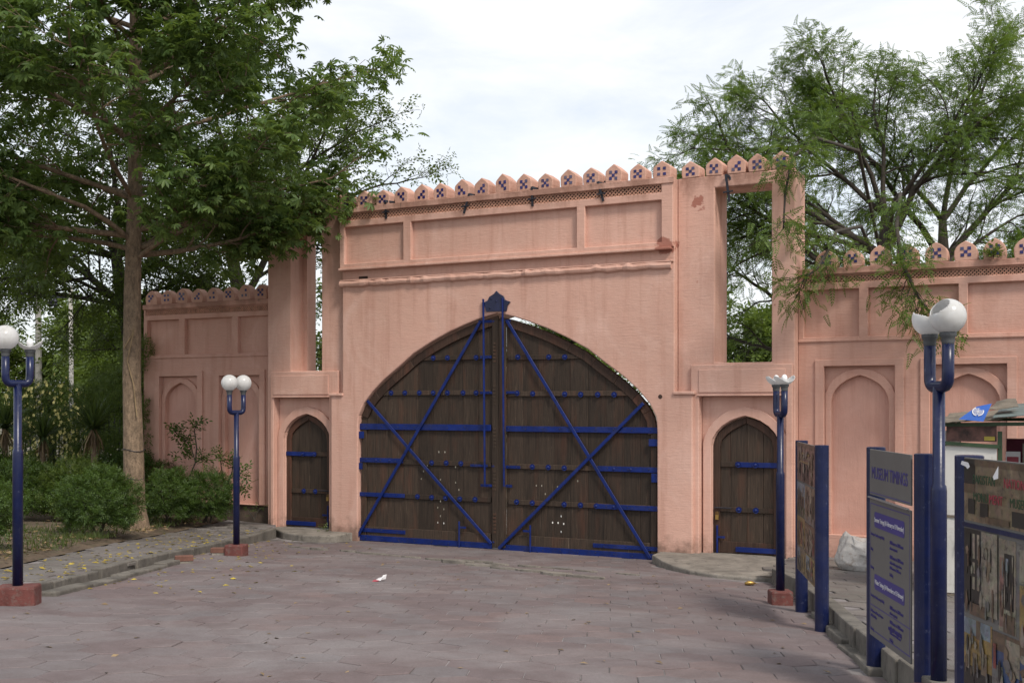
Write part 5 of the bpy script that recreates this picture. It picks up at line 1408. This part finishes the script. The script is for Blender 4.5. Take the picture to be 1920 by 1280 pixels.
# ---------------------------------------------------------------- shrubs
def shrub(label, x, y, rx, ry, h, n, seed, mat='leaf_shrub', size=.055, z0=None, name='clipped_shrub', stems=5, rough=.27, low=.0):
    rg = random.Random(seed); z0 = bed_z(x, y) - .02 if z0 is None else z0
    t = thing(name, label, 'shrub', (x, y, z0), group='shrubs in the planting bed')
    P, D, U, S = [], [], [], []
    sd = Vector((rg.uniform(0, 50), rg.uniform(0, 50), rg.uniform(0, 50)))
    while len(P) < n:
        v = Vector((rg.gauss(0, 1), rg.gauss(0, 1), rg.gauss(0, 1))).normalized()
        if v.z < -.75: continue
        f = 1 + rough*noise.noise(v*2.1 + sd)*1.6 + rough*.7*noise.noise(v*6 + sd)
        rad = f*(1 - abs(rg.gauss(0, .13)))
        if rg.random() < .05: rad *= 1.07 + .08*rg.random()
        p = Vector((v.x*rx*rad, v.y*ry*rad, h*.53 + v.z*h*.5*rad))
        if p.z < low: continue
        P.append(tuple(p)); D.append(tuple(v*.6 + Vector((rg.gauss(0, .6), rg.gauss(0, .6), rg.gauss(.25, .5))))); U.append(tuple(v + Vector((rg.gauss(0, .5), rg.gauss(0, .5), .6)))); S.append(size*rg.uniform(.6, 1.3))
    link('foliage', inst_mesh('foliage', *SPRIG, P, D, U, S, M[mat]), t)
    mb = MB()
    for _ in range(stems):
        a = rg.uniform(0, 6.28); mb.tube([(rg.gauss(0, .03), rg.gauss(0, .03), 0), (math.cos(a)*rx*.3, math.sin(a)*ry*.3, h*.4), (math.cos(a)*rx*.6, math.sin(a)*ry*.6, h*.8)], [.014, .01, .005], 5)
    mb.build('stems', M['bark_dark'], t, local=True)
    return t
shrub('rounded clipped shrub before the big grey trunk, largest of the row', -5.83, 16.15, .52, .5, .92, 7500, 1, size=.07)
shrub('clipped shrub just right of the big grey trunk', -5.55, 18.55, .40, .40, .84, 4600, 2, size=.07)
shrub('clipped shrub below the left wall niche, right end of the row', -5.05, 18.95, .42, .36, .80, 4600, 3, size=.07)
shrub('clipped shrub cut off by the left edge of the picture', -6.25, 13.2, .52, .5, .84, 4200, 4, size=.075)
shrub('dark low shrub behind the nearest left lamp', -8.2, 18.8, .95, .6, .95, 4200, 5, size=.10)
shrub('grey green loose shrub behind the bare soil', -7.1, 18.9, .85, .55, .95, 4200, 6, 'leaf_vine', .09, rough=.25)
shrub('dark shrub farther left along the fence', -9.8, 20.5, 1.0, .7, 1.2, 4000, 7, size=.11)
shrub('dark green shrub in front of the fence behind the trunk', -6.9, 20.9, .8, .5, 1.0, 3500, 8, size=.10)
# thin sapling beside the wall
def sapling(label, x, y, stems, seed, size=.17, n=26):
    rg = random.Random(seed); z0 = bed_z(x, y)
    t = thing('sapling', label, 'sapling', (x, y, z0), group='thin saplings by the wall'); mb = MB(); P, D, U, S = [], [], [], []
    for st in stems:
        pts = [Vector(p) for p in st]; mb.tube(pts, [.014*(1-.6*i/(len(pts)-1)) for i in range(len(pts))], 5)
        for k in range(n):
            p = pts[-1].lerp(pts[-2], rg.random()*.6) + Vector((rg.gauss(0, .06), rg.gauss(0, .06), rg.gauss(0, .05)))
            P.append(tuple(p)); D.append((rg.gauss(0, 1), rg.gauss(0, 1), rg.gauss(.2, .5))); U.append((rg.gauss(0, .5), rg.gauss(0, .5), 1)); S.append(size*rg.uniform(.7, 1.3))
    mb.build('stem', M['bark_dark'], t, local=True); link('foliage', inst_mesh('foliage', *SPRIG, P, D, U, S, M['leaf_shrub']), t)
sapling('thin forked sapling standing against the left garden wall', -5.45, 19.3, [[(0, 0, 0), (.02, 0, .7), (.12, 0, .95), (.05, 0, 1.2), (-.10, 0, 1.38)], [(.12, 0, .95), (.14, 0, 1.2), (.10, 0, 1.5), (.16, 0, 1.62)], [(.05, 0, 1.2), (.0, 0, 1.12), (-.08, 0, 1.05)], [(.12, 0, .95), (.2, 0, 1.0), (.28, 0, 1.05)], [(-.1, 0, 1.38), (-.18, 0, 1.42), (-.25, 0, 1.5)]], 12)
sapling('leafy upright sprig at the right end of the shrub row', -4.78, 19.15, [[(0, 0, 0), (-.02, 0, .6), (-.08, 0, .9), (-.1, 0, 1.15)], [(0, 0, .5), (.1, 0, .8), (.14, 0, 1.05)], [(0, 0, .5), (.18, 0, .65), (.26, 0, .8)], [(0, 0, .4), (.2, 0, .45), (.3, 0, .55)]], 13, .15)
sapling('small green weed at the foot of the left garden wall', -4.35, 19.35, [[(0, 0, 0), (.04, 0, .12), (.1, 0, .2)], [(0, 0, 0), (-.06, 0, .1), (-.12, 0, .18)]], 14, .07, 12)
def weed(label, x, y, z, seed, n=22, sz=.06):
    rg = random.Random(seed); t = thing('weed', label, 'weed', (x, y, z)); P, D, U, S = [], [], [], []
    for _ in range(n):
        P.append((rg.gauss(0, .05), rg.gauss(0, .04), abs(rg.gauss(.04, .04)))); D.append((rg.gauss(0, 1), rg.gauss(0, 1), .5)); U.append((rg.gauss(0, .4), rg.gauss(0, .4), 1)); S.append(sz*rg.uniform(.7, 1.4))
    link('leaves', inst_mesh('leaves', *SPRIG, P, D, U, S, M['leaf_far']), t)
    MB().tube([(0, 0, -.01), (.01, 0, .06)], .005, 5).build('stem', M['bark_dark'], t, local=True)
wx, wy = uv(-11.36, 15.2); weed('tiny bright weed growing at the foot of the left side door', wx, wy, .13, 3)
wx, wy = uv(-1.30, 15.5); weed('small leafy plant growing on the top of the right garden wall', wx, wy, 4.03, 4, 40, .13)
wx, wy = uv(-11.62, 15.9); weed('small twiggy plant growing inside the left slot', wx, wy, 2.78, 5, 26, .12)

# ---------------------------------------------------------------- fence, vine and spiky plants at the left
fl = Matrix.Translation((*uv(-15.80, 15.75), 0)) @ Matrix.Rotation(math.pi - PHI, 4, 'Z')       # local +x runs left along the wall line
fz = .25
fence = thing('iron_fence', 'black iron bar fence half hidden behind vines at the left', 'fence', (0, 0, 0), frame=fl)
M['fence_black'] = simple('black_fence_paint', (0.012, 0.014, 0.022), 0.5, 0.3, 8)
bar_me = MB().box(-.011, .011, -.011, .011, 0, 1.95).mesh('bar', M['fence_black'])
for i in range(64): link('bar', bar_me, fence, (.1 + i*.135, 0, fz))
for z in (.55, .82, 2.05): MB().box(0, 8.8, -.02, .02, z, z+.045).build('rail', M['fence_black'], fence)
post_me = MB().box(-.06, .06, -.06, .06, 0, 2.15).mesh('post', M['fence_black'])
for x in (.0, 2.6, 5.2, 7.0, 8.8): link('post', post_me, fence, (x, 0.0, fz-.1))
def vine(label, x0, x1, h0, h1, n, seed, flowers, thick=.28, mat='leaf_vine', size=.10):
    rg = random.Random(seed); t = thing('climbing_vine', label, 'vine', (x0, .1, fz), frame=fl); P, D, U, S = [], [], [], []
    F = []
    while len(P) < n:
        x = rg.uniform(x0, x1); f = (x-x0)/(x1-x0); top = (h0*(1-f) + h1*f)*(1 + .18*noise.noise(Vector((x*2.3, seed, 0))) + .12*noise.noise(Vector((x*7, seed, 4))))
        z = rg.uniform(.05, 1)**.8*top; y = rg.random()*thick*(1 + .9*noise.noise(Vector((x*2, z*2, seed)))) 
        if noise.noise(Vector((x*1.7, z*1.5, seed+9))) < -.33: continue
        p = (x-x0, y, z); P.append(p); D.append((rg.gauss(0, .7), rg.gauss(.6, .5), rg.gauss(-.25, .6))); U.append((rg.gauss(0, .5), (.6 + rg.gauss(0, .4)), .7)); S.append(size*rg.uniform(.6, 1.3))
        if rg.random() < flowers: F.append((p[0], p[1]+.09, p[2]))
    link('foliage', inst_mesh('foliage', *SPRIG, P, D, U, S, M[mat]), t)
    if F:
        fr = random.Random(1)
        link('flowers', inst_mesh('flowers', *tmpl([((0, 0, 0), R(a), .5, .34, R(12)) for a in range(0, 360, 72)]), F, [(fr.gauss(0, 1), fr.gauss(0, .3), fr.gauss(0, 1)) for _ in F], [(0, 1, .2)]*len(F), [.075*fr.uniform(.6, 1.4) for _ in F], M['flower']), t)
    mb = MB()
    for k in range(7):
        x = rg.uniform(0, x1-x0); mb.tube([(x, -.05, 0), (x+rg.gauss(0, .15), -.1, h0*.4), (x+rg.gauss(0, .3), -.1, h0*.8)], [.02, .014, .006], 5)
    mb.build('stems', M['bark_dark'], t, local=True)
vine('dense green creeper covering the end of the left wall behind the trunk', -.25, 1.2, 3.4, 2.3, 5000, 3, 0.0, .45)
vine('creeper dotted with pale yellow flowers on the fence', 1.0, 3.3, 2.2, 2.5, 7500, 5, 0.08, .45)
vine('thin creeper trailing over the far left of the fence', 3.6, 5.6, 1.1, 1.6, 2200, 6, 0.01, .3)
def spiky(label, x, y, stem, seed, n=130, L=.62, skirt=60):
    rg = random.Random(seed); z0 = bed_z(x, y); t = thing('spiky_palm', label, 'palm', (x, y, z0), group='spiky palms by the fence')
    MB().tube([(0, 0, -.05), (.01, 0, stem*.6), (0, 0, stem)], [.06, .05, .05], 9).build('trunk', M['bark'], t, local=True)
    def fan(nm, n, e0, e1, L, mat, z):
        P, D, U, S = [], [], [], []
        for _ in range(n):
            a = rg.uniform(0, 6.28); e = R(rg.uniform(e0, e1)); d = Vector((math.cos(a)*math.cos(e), math.sin(a)*math.cos(e), math.sin(e)))
            P.append((d.x*.03, d.y*.03, z + rg.gauss(0, .03))); D.append(tuple(d)); U.append((0, 0, 1) if abs(d.z) < .9 else (1, 0, 0)); S.append(L*rg.uniform(.7, 1.15))
        link(nm, inst_mesh(nm, *BLADE, P, D, U, S, mat), t)
    fan('leaf_fan', n, -15, 80, L, M['leaf_spike'], stem + .03)
    if skirt: fan('dead_skirt', skirt, -85, -58, L*.72, M['dead_leaf'], stem)
spiky('spiky palm with straw skirt standing left of the big grey trunk', -7.45, 20.4, 1.5, 3, 190, .72)
spiky('spiky palm at the left edge behind the nearest lamp', -9.2, 20.8, 1.5, 4, 170, .7)
spiky('spiky palm partly hidden behind the nearest left lamp', -8.6, 21.0, 1.3, 5, 150, .62)

# ---------------------------------------------------------------- utility pole with wires
up = thing('utility_pole', 'grey concrete utility pole with crossarm and insulators far left', 'pole', (-17.35, 42.0, 0))
M['pole_grey'] = simple('grey_concrete_pole', (0.27, 0.26, 0.24), 0.85, 0.2, 3)
MB().tube([(0, 0, 0), (0, 0, 6.25)], [.16, .10], 10).build('shaft', M['pole_grey'], up, local=True)
MB().bar((-1.0, 0, 6.22), (1.05, 0, 6.12), .09, .09).bar((-.75, 0, 6.2), (-.05, 0, 5.75), .04, .04).bar((.75, 0, 6.15), (.05, 0, 5.75), .04, .04).build('crossarm', M['iron'], up, local=True)
for x in (-.72, .45, .62): MB().lathe([(.06, -.38), (.09, -.3), (.05, -.25), (.09, -.18), (.05, -.12), (.04, 0)], (x, 0, 6.15), 8).build('insulator', M['iron'], up, local=True)
for (x, dz) in ((-.9, .05), (0, -.35), (.9, -.05), (-.3, -.6)):
    pts = [(x - k*3.0, k*.4, 6.2 + dz - .03*k*(10-k)*.25) for k in range(0, 11)]
    MB().tube(pts, .012, 4).build('wire', M['iron'], up, local=True)
wp = thing('white_mast', 'thin whitewashed pole standing behind the flowering creeper', 'pole', (-11.55, 30.0, 0))
M['whitewash'] = simple('whitewash', (0.6, 0.58, 0.54), 0.8, 0.3, 9, dirt=(0.2, 0.18, 0.15))
MB().tube([(0, 0, 0), (.02, 0, 2.5), (.0, 0, 5.3)], [.065, .06, .05], 9).build('shaft', M['whitewash'], wp, local=True)
MB().box(-.09, .09, -.09, .09, -.05, .12).build('foot', M['concrete'], wp, local=True)
